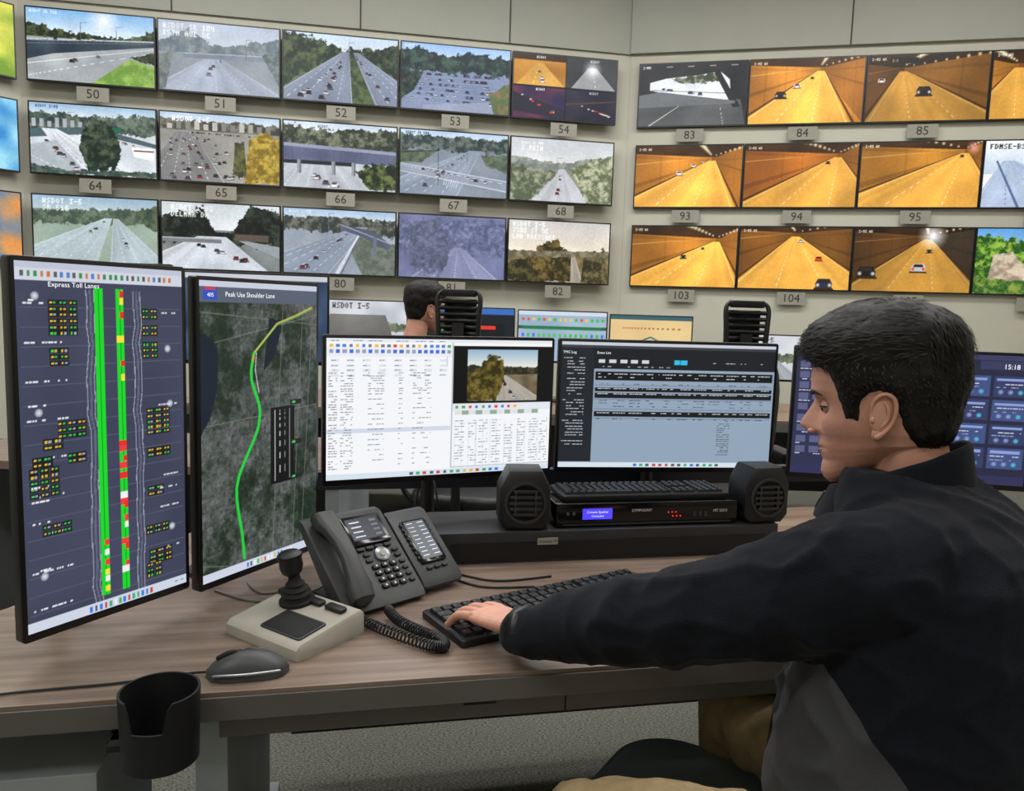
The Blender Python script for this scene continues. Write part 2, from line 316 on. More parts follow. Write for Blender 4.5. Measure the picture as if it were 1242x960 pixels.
def s65():
    c=tv(); c.grad((175,200,225),(215,225,232),0,.15); c.poly([(0,.08),(1,.12),(1,.3),(0,.3)],(60,62,58),(130,128,112),16,2,.08)
    for i in range(12): c.rect(.06+i*.075,.10+random.random()*.07,.10+i*.075,.24,random.choice([(165,158,145),(130,128,125),(190,186,178)]))
    c.rect(0,.25,1,1,(140,140,134),(160,158,150),5); c.road(.2,.28,-.2,.55,.08,(122,122,122),5)
    for k in range(7): c.cars(.08+.05*k,.33,.12+.12*k,.98,9,.03,.08)
    c.cars(.2,.28,.9,.3,22,.03,.03); c.poly([(.74,.35),(.85,.22),(1,.3),(1,1),(.7,1)],(128,104,30),(205,176,70),14,2,.14); c.poly([(.62,.4),(.7,.4),(.72,.9),(.6,.9)],(56,60,40),(110,108,58),12,2,.12)
    c.text(.1,.05,"WSDOT I-5",(240,240,240),2); return c
def s66():
    c=tv(); c.grad((200,215,235),(225,232,240),0,.15); c.rect(0,.4,1,1,(176,180,186),(198,202,208),5); c.poly([(0,.05),(.3,.12),(1,.06),(1,.5),(0,.5)],(46,56,48),(136,140,116),14,2,.12); c.road(.3,.5,-.2,.8,.15,(178,182,190),5,(235,235,240))
    c.poly([(0,.36),(1,.42),(1,.60),(0,.58)],(88,94,124),(110,116,146),6); c.poly([(0,.33),(1,.38),(1,.43),(0,.38)],(150,155,180)); 
    for i in range(18): c.line(.02+i*.06,.38+i*.0033,.02+i*.06,.57,.004,.004,(76,82,112))
    c.rect(0,.585,.62,.64,(38,42,50)); 
    for x in(.12,.42,.6): c.rect(x,.58,x+.035,.78,(150,154,162)); c.rect(x+.022,.58,x+.035,.78,(105,110,120))
    c.cars(.2,.75,.45,.95,6,.07,.11,((240,240,245),(70,80,110),(30,32,38))); c.poly([(.62,.7),(.8,.55),(1,.58),(1,1),(.75,.98)],DT,(116,128,74),12,2,.14); c.pole(.22,.1,.36); c.text(.3,.04,"WSDOT",(30,30,30),1); return c
def s67():
    c=tv(); c.grad((190,215,240),(225,235,242),0,.12); c.rect(0,.26,1,1,(128,136,142),(146,152,158),5); c.poly([(0,.08),(1,.08),(1,.3),(0,.3)],(38,54,46),(120,126,106),14,2,.1)
    c.road(.7,.27,-.35,.55,.05,(146,154,164),5); c.poly([(0,.52),(1,.72),(1,.9),(0,.66)],(152,158,168),(164,170,178),5); c.line(0,.56,1,.77,.006,.01,(235,235,235),dash=22); c.line(0,.53,1,.73,.008,.014,(225,228,232)); c.line(0,.65,1,.89,.008,.014,(225,228,232))
    for k in range(7): c.line(.42+k*.02,.73+k*.005,.40+k*.02,.84+k*.005,.008,.008,(235,238,240))
    c.poly([(0,.33),(.35,.29),(.2,.5),(0,.52)],(62,80,56),(110,120,80),12,2,.04); c.poly([(.75,.35),(1,.3),(1,.6),(.8,.5)],(72,88,62),(120,126,90),12,2,.04); c.pole(.35,.1,.85,.1,(34,36,40)); c.line(.0,.36,.36,.3,.012,.012,(34,36,40)); c.pole(.62,.14,.5)
    c.cars(.2,.6,.95,.8,14,.05,.07); c.cars(.6,.35,.2,.9,12,.02,.08); c.text(.05,.03,"WSDOT SR 599",(20,20,30),1); c.tint((80,120,190),.12); return c
def s68():
    c=tv(); c.grad((190,195,200),(225,225,225),0,.4); c.poly([(0,.3),(.5,.38),(1,.2),(1,.6),(0,.6)],(120,128,124),(166,172,162),10,2,.06); c.rect(0,.5,1,1,(124,130,110),(150,154,132),10); c.road(.5,.47,.1,.78,.025,(180,182,188),4)
    c.poly([(0,.42),(.35,.5),(.45,.55),(.2,1),(0,1)],(84,96,72),(172,174,150),14,2,.1); c.poly([(.58,.45),(.8,.3),(1,.22),(1,1),(.76,1)],(96,108,74),(196,196,168),14,2,.12); c.cars(.49,.55,.45,.9,5,.03,.07); c.pole(.45,.3,.55); c.text(.1,.06,"WSDOT SR 900",(240,240,240),1); c.text(.1,.12,"S 96TH",(240,240,240),2); return c
def s79():
    c=tv(); c.grad((140,170,200),(190,205,210),0,.2); c.rect(0,.34,1,1,(140,158,140),(156,170,150),6); c.poly([(0,.22),(1,.14),(1,.38),(0,.42)],(44,60,46),(104,116,86),14,2,.09); c.road(.6,.3,-.35,.5,.03,(170,182,188),6); c.road(.66,.3,.6,1.1,.02,(162,174,180),4)
    c.cars(.57,.35,.4,.6,6,.03,.05); c.cars(.68,.4,.75,.8,3,.03,.06); c.poly([(.82,.2),(1,.05),(1,.5),(.92,.42)],DT,MT,12,2,.08); c.tint((170,200,205),.18); c.text(.08,.04,"WSDOT I-5",(235,240,240),2); c.text(.08,.14,"SR 516",(235,240,240),2); return c
def s79b():
    c=tv(); c.grad((200,210,215),(225,230,232),0,.4); c.rect(0,.5,1,1,(114,120,118),(136,142,142),6); c.poly([(0,.2),(.35,.08),(.45,.45),(.6,.4),(.75,.0),(1,.1),(1,.62),(0,.6)],(14,20,18),(64,74,62),12,2,.14); c.road(.42,.5,-.3,.9,.12,(184,190,198),5)
    c.poly([(.6,.52),(1,.62),(1,.8)],(150,158,164)); c.cars(.3,.62,.7,.85,8,.06,.09); c.rect(.0,.54,.5,.6,(120,125,130)); c.rect(0,.53,.5,.545,(180,184,190)); c.rect(.62,.45,.9,.55,(96,84,74)); c.text(.08,.04,"WSDOT I-90",(240,240,240),2); c.text(.08,.14,"DELMAR DR",(240,240,240),2); return c
def s80():
    c=tv(); c.grad((170,200,225),(215,225,232),0,.15); c.rect(0,.25,1,1,(154,160,168),(182,187,192),5); c.poly([(0,.12),(.4,.1),(1,.14),(1,.4),(0,.32)],(44,52,42),(128,122,100),14,2,.1); c.poly([(.5,.3),(1,.5),(1,1),(.7,1)],(90,98,80),(126,130,110),12)
    c.road(.7,.25,-.5,.42,.05,(136,144,156),5); c.line(.7,.27,.47,1,.02,.06,(215,222,228)); c.line(.71,.27,.51,1,.006,.02,(90,98,110)); c.cars(.58,.35,.15,.95,13,.03,.09); c.poly([(.5,.22),(.8,.3),(.97,.52),(.93,.6),(.7,.4),(.5,.3)],(74,80,92),(96,100,112),5); c.line(.5,.22,.97,.5,.014,.016,(160,166,178)); c.rect(.8,.4,.83,.7,(110,115,124)); c.pole(.4,.06,.35); c.text(.05,.03,"WSDOT I-405",(240,240,240),1); c.tint((100,130,190),.12); return c
def s81():
    c=tv(); c.rect(0,0,1,1,(98,104,140),(122,128,166),6); c.poly([(0,.08),(1,.05),(1,.65),(0,.6)],(70,80,112),(140,146,178),20,1.3,.16); c.road(.55,.5,.1,.95,.03,(132,138,168),4); c.poly([(.1,.15),(.35,.08),(.5,.5),(.4,.95),(.1,.85)],(64,74,92),(116,122,146),20,1.3,.2); c.tint((122,126,168),.25); c.grain(.1); return c
def s82():
    c=tv(); c.grad((200,196,196),(242,228,205),0,.55); c.rect(0,.5,1,1,(112,98,66),(152,132,92),12); c.road(.62,.52,.3,.75,.03,(160,150,135),3); c.poly([(.2,.55),(.45,.28),(.62,.5),(.62,1),(.2,1)],(48,44,24),(128,108,58),16,2,.18); c.poly([(.75,.55),(.95,.4),(1,1),(.72,1)],(48,46,32),(122,110,72),14,2,.14); c.poly([(0,.7),(.2,.6),(.3,1),(0,1)],(40,42,28),(98,90,50),14,2,.12); c.poly([(0,.5),(1,.46),(1,.56),(0,.6)],(96,90,72),(150,138,112),14,2,.04)
    c.text(.04,.03,"WSDOT I-5",(250,250,250),2); c.text(.04,.13,"7300 ST NE",(250,250,250),2); c.text(.04,.23,"LOW PRESSURE",(250,250,250),2); return c
def s83():
    c=tv((40,42,46)); c.rect(0,0,1,1,(36,38,44),(52,54,58),5); c.poly([(0,1),(0,.66),(.3,.5),(.95,.6),(1,1)],(80,82,86),(100,102,104),4); c.line(.1,1,.5,.55,.02,.006,(190,190,185)); c.line(.8,1,.75,.58,.02,.006,(190,190,185),dash=8); c.poly([(.1,.3),(.25,.24),(.55,.2),(.75,.15),(.84,.28),(.86,.6),(.5,.58),(.1,.42)],(222,226,232),(244,246,248),5); c.poly([(.3,.24),(.75,.17),(.8,.32),(.4,.33)],(56,72,50),(166,168,152),16,2,.06)
    c.line(.12,.42,.84,.5,.012,.012,(120,126,132)); c.poly([(.68,.12),(.74,.12),(.95,.72),(.88,.72)],(45,45,48)); c.cars(.2,.4,.6,.5,9,.04,.07,((30,40,60),(240,240,240),(60,80,140))); c.poly([(.0,.5),(.2,.45),(.9,.62),(.9,.66),(0,.7)],(112,116,120)); 
    for i in range(5): c.rect(.05+i*.2,.05,.11+i*.2,.065,(150,150,140))
    c.text(.03,.04,"I-90",(220,220,220),1); return c
def tun(vx,vy,l,r,bri=1.0,cars=(),wallL=(176,112,36),wallR=(140,88,30),cy=.0,ns=3,glow=None,sign=0):
    c=tv(); B=lambda q:tuple(min(255,x*bri) for x in q)
    c.rect(0,0,1,1,B(wallL),B(tuple(min(255,x*1.1) for x in wallL)),ns); c.poly([(vx,vy-.06),(1,max(0,vy-.5)),(1,1),(vx,vy+.02)],B(wallR),B(tuple(x*1.12 for x in wallR)),ns)
    d=np.clip(np.abs(c.X-vx)*1.2+np.abs(c.Y-vy)*.3,0,1); c.a*=(.82+.3*np.exp(-((d-.35)/.3)**2))[...,None]
    phi=(c.Y-vy)/(np.abs(c.X-vx)+.02); c.a*=(1-.16*(np.abs(phi-.55)<.05)-.10*(np.abs(phi+.1)<.04))[...,None]
    xr=1/(np.abs(c.X-vx)+.06); c.a*=(1-.07*((xr*1.1)%1<.08))[...,None]
    c.poly([(0,0),(1,0),(1,max(.02,vy-.25)),(vx+.05,vy-.06),(vx-.05,vy-.06),(0,max(.05,vy-.12))],B((46,28,12)),B((78,48,20)),6)
    c.line(vx-.04,vy-.05,-.2,vy-.02+.1,.004,.016,B((255,214,130)),al=.45)
    c.road(vx,vy,l,r,.035,B((212,154,62)),3,B((255,238,190)),edge=B((255,228,150)))
    c.line(vx-.035,vy,l-.03,1,.006,.04,B((84,52,18))); c.line(vx+.035,vy,r+.03,1,.006,.04,B((84,52,18)))
    m=c.mask([(vx-.035,vy),(vx+.035,vy),(r,1),(l,1)]); g=np.exp(-((c.X-(vx+(.5*(l+r)-vx)*(c.Y-vy)))/.22)**2)*.16; c.a[m]*=(1+g)[m][...,None]
    for i in range(9):
        t=.1+.11*i; w=.006+.012*t; x1=vx+(cy-vx)*t; y1=vy-.08-t*.22; c.glow(x1,y1,.02+.045*t,(255,244,205),1.1); x2=vx+(1.1-vx)*t; y2=vy-.07-t*.2; c.glow(x2,y2,.016+.035*t,(255,238,190),1.1)
    for x,y,s,q in cars:
        c.poly([(x-s*.34,y+s*.28),(x+s*.34,y+s*.28),(x+s*.38,y+s*.42),(x-s*.38,y+s*.42)],(66,40,14)); c.poly([(x-s*.3,y+s*.3),(x-s*.31,y-s*.02),(x-s*.22,y-s*.32),(x+s*.22,y-s*.32),(x+s*.31,y-s*.02),(x+s*.3,y+s*.3)],q,tuple(min(255,k*1.2+8) for k in q)); c.poly([(x-s*.22,y-s*.04),(x-s*.17,y-s*.27),(x+s*.17,y-s*.27),(x+s*.22,y-s*.04)],(50,40,34)); 
        hl=(255,246,225) if q[0]<90 else (225,40,25)
        for k in(-.22,.22): c.glow(x+k*s,y+s*.1,s*.16,hl,.8)
    if sign: c.rect(vx-.12,vy-.2,vx+.12,vy-.12,(25,25,25)); c.text(vx-.1,vy-.18,"I-5",(230,200,120),1)
    if glow: c.glow(*glow)
    c.text(.03,.04,"I-90 WB",(240,235,220),1); c.soft(1); return c
BK=(20,20,24);WH=(235,235,235)
def s96():
    c=tv((235,238,242)); c.grad((235,240,245),(190,205,225),0,.5); c.road(.2,.3,-.1,1.1,.05,(165,180,205),4,(90,110,150)); c.line(.1,.3,.3,1,.03,.04,(90,110,150)); c.line(.35,.3,.6,1,.03,.05,(250,250,255)); c.text(.04,.05,"FDMSE-BS1",BK,2); return c
def s106():
    c=tv(); c.grad((90,160,225),(190,220,240),0,.5); c.poly([(0,.1),(.3,.15),(.5,.3),(.4,.8),(0,1)],(30,80,25),(160,200,70),14,2,.14); c.poly([(.15,.4),(.3,.35),(.5,.8),(.4,1),(.1,.9)],(210,195,170),(150,130,110),10,2,.06); c.poly([(0,.75),(.5,.8),(1,.6),(1,1),(0,1)],(40,90,35),(150,170,70),14,2,.06); c.poly([(.6,.4),(1,.25),(1,.6),(.6,.7)],(60,110,160)); return c
def s_edge(k):
    c=tv([(190,210,60),(90,170,225),(210,130,70)][k]); c.rect(0,0,1,1,[(120,160,40),(50,140,210),(70,130,190)][k],[(225,220,80),(150,215,240),(225,150,80)][k],6); return c
LP=[[s50,s51,s52,s53,s54],[s64,s65,s66,s67,s68],[s79,s79b,s80,s81,s82]]
LN=[["50","51","52","53","54"],["64","65","66","67","68"],["78","79","80","81","82"]]
RP=[[s83,lambda:tun(.62,.2,-.1,.9,1.12,[(.28,.55,.16,BK),(.42,.42,.1,WH),(.55,.3,.05,BK)],cy=.7,sign=0),lambda:tun(.3,.25,.0,1.15,.8,[(.48,.55,.2,BK),(.12,.38,.1,WH)],wallL=(116,74,28),wallR=(168,110,38),cy=.5,sign=1),lambda:tun(.2,.25,-.2,1,.9,[(.6,.5,.15,WH)])],
    [lambda:tun(.72,.25,-.2,.95,1.1,[(.42,.45,.1,WH),(.55,.33,.07,WH),(.64,.27,.04,WH)],cy=.6),lambda:tun(.82,.22,-.1,1.2,.98,[(.74,.3,.06,BK)],wallL=(188,108,34),cy=.45),lambda:tun(.86,.18,-.3,1.2,1.02,[(.84,.22,.05,BK)],wallL=(184,122,40),cy=.3,glow=(.93,.1,.12,(255,170,150),1)),s96],
    [lambda:tun(.8,.25,-.2,1.05,1.06,[(.5,.5,.09,BK),(.68,.36,.05,BK)],cy=.5),lambda:tun(.5,.15,-.1,1.25,1.05,[(.55,.22,.07,WH),(.72,.5,.1,(190,60,40)),(.78,.9,.24,(40,40,60))],wallL=(124,78,26),wallR=(108,70,26),cy=.4),lambda:tun(.62,.18,-.1,1.1,.8,[(.12,.7,.26,BK),(.56,.62,.2,(170,170,175)),(.64,.36,.08,BK)],wallL=(116,74,30),wallR=(66,52,38),cy=.6,glow=(.66,.12,.24,(255,255,255),1.1)),s106]]
RN=[["83","84","85","86"],["93","94","95","96"],["103","104","105","106"]]
# ---------------------------------------------------------------- ROOM
mWall=mat('wall_paint',(196,194,180),.9,var=.03,vs=2,bump=.15,bs=300)
mUp=mat('upper_wall_panel',(166,167,158),.85,var=.03,vs=2,bump=.15,bs=300)
mSeam=mat('panel_seam',(70,66,56),.9)
mCarpet=mat('carpet',(62,64,60),1,rgb2=(126,126,116),vs=120,bump=1.0,bs=200,spec=.1,scl=(1,2.4,1))
mCeil=mat('ceiling_tile',(225,224,218),.9,var=.03)
mBase=mat('baseboard_vinyl',(60,58,54),.6)
def wall_seg(name,p,q,z0,z1,m,th=.12,out=1):
    p=Vector((*p,0));q=Vector((*q,0)); d=(q-p); l=d.length; a=math.degrees(math.atan2(d.y,d.x)); b=MB(); b.box((l/2,out*th/2,(z0+z1)/2),(l,th,z1-z0),m)
    return b.build(name,(p.x,p.y,0),a,smooth=0)
uL=Vector((.983,.185)).normalized(); nL=Vector((uL.y,-uL.x))
uR=Vector((.975,-.221)).normalized(); nR=Vector((uR.y,-uR.x))
tL0=Vector((-4.385,7.123)); tR0=Vector((1.187,8.22))
wLo=tL0-nL*.146; wRo=tR0-nR*.06
cor=wRo-uR*.09
L_end=wLo-uL*.10
A=wLo+uL*((cor-wLo).dot(uL))
third=Vector((L_end.x-1.9,L_end.y-2.3))
rightend=wRo+uR*4.6
wall_seg('wall_video_left',L_end,A+uL*.1,0,3.95,mWall); wall_seg('wall_video_right',cor-uR*.0,rightend,0,3.95,mWall)
wall_seg('wall_upper_left',L_end+nL*.03,A+nL*.03+uL*.02,3.95,5,mUp); wall_seg('wall_upper_right',cor+nR*.05,rightend+nR*.05,3.95,5,mUp)
wall_seg('wall_side_left',third,L_end,0,5,mWall)
wall_seg('wall_left',(third.x,-3),third,0,5,mWall); wall_seg('wall_right',rightend,(rightend.x,-3),0,5,mWall); wall_seg('wall_back',(rightend.x,-3),(third.x,-3),0,5,mWall)
k=0
for (o,u,n,off,ls) in((wLo,uL,nL,.03,(1.2,2.9,4.35)),(wRo,uR,nR,.05,(2.0,3.8))):
    for l in ls:
        b=MB(); b.box((0,0,4.475),(.012,.006,1.05),mSeam); p=o+u*l+n*(off+.002); b.build('trim_%d'%k,(p.x,p.y,0),math.degrees(math.atan2(u.y,u.x)),smooth=0); k+=1
x0,x1=third.x,rightend.x
outl=[(x0,-3),(x1,-3),(x1,rightend.y),(cor.x,cor.y),(A.x,A.y),(L_end.x,L_end.y),(third.x,third.y)]
b=MB(); b.prism([(x,y) for x,y in outl],-.1,0,mCarpet); b.build('floor',smooth=0)
b=MB(); b.prism([(x,y) for x,y in outl],5,5.1,mCeil); b.build('ceiling',smooth=0)
for nm,p,q in(('baseboard_left',L_end,A),('baseboard_right',cor,rightend)):
    n=nL if 'left' in nm else nR; wall_seg(nm,p+n*.012,q+n*.012,0,.1,mBase,.011)
mLamp=mat('lamp_diffuser',(255,252,246),.5,var=.01,emis=2.5)
for x,y,e,sz in((-2.6,5.4,68,(2.4,.6)),(.3,5.8,68,(2.4,.6)),(3.2,5.4,68,(2.4,.6)),(-2.6,2.4,80,(2.4,.6)),(.3,2.7,46,(2.4,.6)),(3.0,2.4,50,(2.4,.6)),(-2.6,-.8,64,(2.4,.6)),(1.2,-1.2,32,(2.4,.6))):
    b=MB(); b.box((0,0,-.03),(2.5,.7,.05),mWhite); b.box((0,0,-.056),(2.4,.6,.006),mLamp); o=b.build('ceiling_light',(x,y,4.998),smooth=0)
    ld=bpy.data.lights.new('lamp','AREA'); ld.shape='RECTANGLE'; ld.size,ld.size_y=sz; ld.energy=e*1.06; ld.color=(1,.99,.975)
    lo=bpy.data.objects.new('lamp',ld); sc.collection.objects.link(lo); lo.parent=o; lo.location=(0,0,-.08)
w=bpy.data.worlds.new('w'); sc.world=w; w.use_nodes=True; w.node_tree.nodes['Background'].inputs[0].default_value=(.5,.5,.5,1); w.node_tree.nodes['Background'].inputs[1].default_value=.3
# ---------------------------------------------------------------- VIDEO WALL
TWm,THm=1.075,.632
def tvset(p,ang,z,cv,num):
    cv.finish()
    b=MB(); b.box((0,.03,THm/2),(TWm,.05,THm),mBezel); b.box((0,.08,THm/2),(.5,.06,.35),mBlack)
    o=b.build('wall_display',(p.x,p.y,z),ang,smooth=0)
    grid_screen('picture',cv,TWm-.026,THm-.026,o,T(0,.003,.013))
    if num:
        b=MB(); b.box((0,0,0),(.27,.006,.125),mLbl); b.text(num,.115,mInk,T(0,-.0045,0)@RX(90)); b.box((0,.03,.02),(.04,.06,.02),mBlack); b.build('number_sign',(p.x,p.y+.01,z-.083),ang,smooth=0)
aL=math.degrees(math.atan2(uL.y,uL.x)); aR=math.degrees(math.atan2(uR.y,uR.x))
for r in range(3):
    z=3.84-.805*r-THm+.005
    for i in range(5): 
        n=LN[r][i]; tvset(tL0+uL*(1.09*(i+.5)),aL,z,LP[r][i](),n)
    for i in range(4):
        tvset(tR0+uR*(1.08*(i+.5)),aR,z,RP[r][i](),RN[r][i])
    ud=(L_end-third).normalized(); nd=Vector((ud.y,-ud.x)); p=L_end-ud*.60+nd*.12; tvset(p,math.degrees(math.atan2(ud.y,ud.x)),z,s_edge(r),None)
# ---------------------------------------------------------------- MONITORS
def monitor(name,p,q,z0,z1,cv,stand=None,bez=.008,chin=.014):
    p=Vector(p);q=Vector(q); c=(p+q)/2; w=(q-p).length; h=z1-z0; a=math.degrees(math.atan2(q.y-p.y,q.x-p.x))
    b=MB(); M=T(0,0,h/2)@RX(90)
    b.rbox((0,0,-.011),(w,h,.022),.006,mBezel,M,b=.0015); b.rbox((0,0,-.03),(w*.55,h*.5,.03),.03,mBlack,M,b=.006)
    if stand:
        zt,yp,fr=stand
        H=z0-zt+h*.5
        b.lathe([(.018,zt-z0+.01),(.018,zt-z0+H)],mBlack,T(0,yp,0),16); b.box((0,(yp+.03)/2,h*.45),(.05,yp-.02,.05),mBlack)
        b.lathe([(fr,zt-z0+.0005),(fr,zt-z0+.010),(fr-.006,zt-z0+.014)],mBlack,T(0,yp,0),28)
    o=b.build(name,(c.x,c.y,z0),a)
    grid_screen('picture',cv,w-2*bez,h-bez-chin,o,T(0,-.0006,chin)); return o
def taskbar(c,y0,col=(205,212,228)):
    c.rect(0,y0,1,1,col)
    for i in range(14): c.rect(.35+i*.03,y0+(1-y0)*.25,.35+i*.03+.014,y0+(1-y0)*.8,random.choice([(60,120,220),(230,180,60),(90,90,100),(200,70,60),(70,170,120),(240,240,240)]))
    c.scrib(.88,y0+(1-y0)*.4,.98,(60,60,70))
# monitor A : express lanes
c=Cv(216,404,(62,66,88)); c.rect(0,0,1,1,(60,64,86),(68,72,94),3)
c.rect(0,0,1,.018,(190,196,214)); c.rect(0,.018,1,.05,(208,212,224)); 
for i in range(26): c.rect(.03+i*.035,.025,.045+i*.035,.04,random.choice([(60,140,80),(200,120,60),(90,90,100),(80,130,200)]))
for i in range(17):
    y=.12+i*.052; c.line(.02,y,.98,y,.0025,.0025,(84,90,112)); 
    if i%2==0: c.scrib(.04,y-.012,.26,(220,225,235),2)
for x in(.40,.685):
    X=[(x,.07)]+[(x+random.uniform(-.012,.012),.07+.05*i) for i in range(1,19)]
    c.path(X,.006,(96,102,124)); c.path([(a+.022,b) for a,b in X],.003,(150,156,172)); c.path([(a-.022,b) for a,b in X],.003,(150,156,172))
c.rect(.43,.065,.475,.955,(20,215,40)); c.rect(.56,.065,.60,.955,(20,215,40)); c.line(.4525,.065,.4525,.955,.003,.003,(10,120,25)); c.line(.58,.065,.58,.955,.003,.003,(10,120,25))
for y,q in((.07,0),(.09,1),(.13,0),(.2,1),(.27,0),(.31,1),(.505,0),(.52,2),(.55,0),(.57,2),(.60,0),(.66,3),(.68,2),(.69,0),(.73,2),(.75,3),(.80,2),(.815,0),(.87,2),(.885,3)):
    q=[(235,40,40),(240,225,60),(235,60,60),(240,240,240)][q]; c.rect(.56+.02*(int(y*100)%2),y,.60,y+.018,q)
for y,q in((.79,1),(.82,2),(.85,1),(.88,0),(.90,2),(.93,0)): c.rect(.45,y,.475,y+.016,[(240,225,60),(235,60,60),(240,240,240)][q if q<3 else 0])
for (x,y,n,m) in((.17,.10,3,3),(.17,.15,3,3),(.17,.23,2,3),(.72,.12,2,2),(.72,.17,2,2),(.72,.22,2,3),(.2,.43,3,3),(.74,.42,3,3),(.74,.47,3,2),(.12,.475,2,2),(.04,.55,3,3),(.04,.6,3,2),(.25,.52,2,2),(.74,.54,3,2),(.06,.52,2,2),(.1,.71,3,2),(.74,.66,2,2),(.72,.78,3,2),(.74,.86,3,3),(.72,.9,2,3)):
    for i in range(n):
        for j in range(m):
            xx=x+i*.055; yy=y+j*.0165; c.rect(xx,yy,xx+.05,yy+.0135,(28,30,34)); c.rect(xx+.008,yy+.005,xx+.018,yy+.009,random.choice([(235,190,50),(60,210,80),(235,190,50)])); c.rect(xx+.028,yy+.005,xx+.04,yy+.009,random.choice([(200,170,60),(160,165,175),(60,180,80)]))
for y in(.1,.38,.6,.64,.7,.83): c.scrib(.05,y,.14,(235,235,240),2); c.scrib(.82,y+.03,.95,(200,205,215),2)
for x,y in((.1,.09),(.1,.4),(.9,.41),(.89,.24),(.1,.85),(.9,.8)): c.glow(x,y,.012,(220,225,235),.4)
taskbar(c,.972)
mA=monitor('portrait_monitor',(-.759,1.174),(-.608,1.443),.778,1.388,c,(.73,.17,.055))
b=MB(); b.text('Express Toll Lanes',.0112,mWhiteE,T(-.055,-.0014,.568)@RX(90)); 
b.build('header_text',parent=mA,smooth=0)
# monitor B : satellite map, drawn at 2x
W2,H2=452,800
c=Cv(W2,H2,(52,60,60)); 
n1=nz(W2,H2,5,oct=5); n2=nz(W2,H2,46,oct=4); n3=RNG.rand(H2,W2)
t=np.clip((n1-.5)*3.2+.5,0,1)[...,None]; ur=np.array([104,108,108])/255.; fo=np.array([40,56,42])/255.; c.a=fo*(1-t)+ur*t
c.a=c.a*(1+(n2-.5)[...,None]*1.1+(n3-.5)[...,None]*.35)
# street blocks follow the terrain of a city grid; roofs are light specks
gx=(c.X*34+.6*np.sin(c.Y*5))%1; gy=(c.Y*60+.5*np.sin(c.X*6))%1; st=((gx<.10)|(gy<.10))&(t[...,0]>.45); c.a[st]=c.a[st]*.6+np.array([128,128,126])/255.*.4
sp=(n3>.965)&(t[...,0]>.3); c.a[sp]=np.array([176,176,172])/255.
for i in range(5): y=random.random(); c.line(0,y,1,y+random.uniform(-.15,.15),.0035,.0035,(150,148,140),al=.7)
for i in range(3): x=random.random(); c.line(x,0,x+random.uniform(-.15,.15),1,.0035,.0035,(150,148,140),al=.7)
c.poly([(.0,.16),(.10,.19),(.14,.25),(.12,.36),(.07,.45),(.0,.5)],(24,36,52),(28,40,56),4,2,.03); c.poly([(.55,.12),(.66,.13),(.64,.2),(.58,.27),(.5,.3),(.53,.2)],(26,36,50),(30,40,54),4,2,.02)
c.a=c.a*.86
P=[(.95,.08),(.8,.11),(.62,.14),(.5,.2),(.42,.24)]; c.path(P,.006,(196,180,84)); c.path([(a,b+.006) for a,b in P],.003,(90,190,80)); P=[(.42,.24),(.395,.30),(.40,.34),(.43,.38),(.46,.42),(.47,.45),(.455,.50),(.42,.54),(.375,.58),(.33,.62),(.29,.66),(.27,.70),(.27,.74),(.28,.78),(.31,.86),(.33,.96)]; c.path(P,.0125,(36,205,64)); c.path([(.42,.25),(.41,.27)],.008,(215,150,70)); c.path([(.44,.24),(.43,.3),(.46,.38)],.003,(225,225,225))
c.rect(.56,.44,.78,.72,(14,16,18)); 
for x in(.6,.645,.69,.735): c.line(x,.45,x,.71,.003,.003,(230,230,230),dash=9 if x in(.645,.69) else 0)
for y in(.42,.57,.7): c.rect(.74,y,.85,y+.018,(30,34,38)); c.rect(.76,y+.005,.79,y+.012,(70,200,90))
c.rect(.36,.04,.56,.05,(200,200,205)); 
c.rect(0,0,1,.02,(200,206,222)); c.rect(.0,.02,1,.07,(86,96,112)); c.rect(.03,.022,.13,.062,(50,80,190)); c.rect(.04,.022,.12,.03,(210,60,50)); taskbar(c,.97); c.half()
mBm=monitor('portrait_monitor',(-.593,1.453),(-.440,1.756),.764,1.374,c,(.73,.15,.055))
b=MB(); b.text('Peak Use Shoulder Lane',.0135,mWhiteE,T(-.034,-.0014,.577)@RX(90)); b.text('405',.011,mWhiteE,T(-.136,-.0014,.575)@RX(90)); b.build('header_text',parent=mBm,smooth=0)
# monitor C
c=Cv(312,190,(244,246,250)); c.rect(0,0,1,.03,(230,233,240)); c.rect(0,.03,1,.06,(245,246,248)); c.rect(0,.06,.535,.13,(236,238,243))
c.scrib(.02,.02,.5,(90,110,160),1)
for i in range(20): c.rect(.015+i*.026,.045,.028+i*.026,.062,random.choice([(220,80,60),(70,130,210),(90,170,90),(240,190,60),(120,120,130)])); c.rect(.015+i*.026,.08,.03+i*.026,.105,random.choice([(60,110,230),(150,160,190),(70,110,200)]))
for j in range(4):
    for i in range(8): c.rect(.02+i*.065,.15+j*.035,.05+i*.065,.165+j*.035,(222,226,234)); c.scrib(.02+i*.065,.155+j*.035,.045+i*.065,(120,125,135))
c.rect(.505,.13,.51,.2,(210,214,222))
for j in range(38):
    y=.245+j*.0182
    if j in(22,23): c.rect(0,y-.008,.525,y+.006,(210,218,232))
    c.scrib(.01,y,.045,(70,74,84)); c.scrib(.06,y,.11,(90,94,104)); 
    if j%2==0 or j<8: c.scrib(.17,y,.24,(110,114,124)); c.scrib(.3,y,.32,(110,114,124)); c.scrib(.36,y,.44,(100,104,114),dens=.5)
c.rect(.53,.03,.535,.955,(190,194,204))
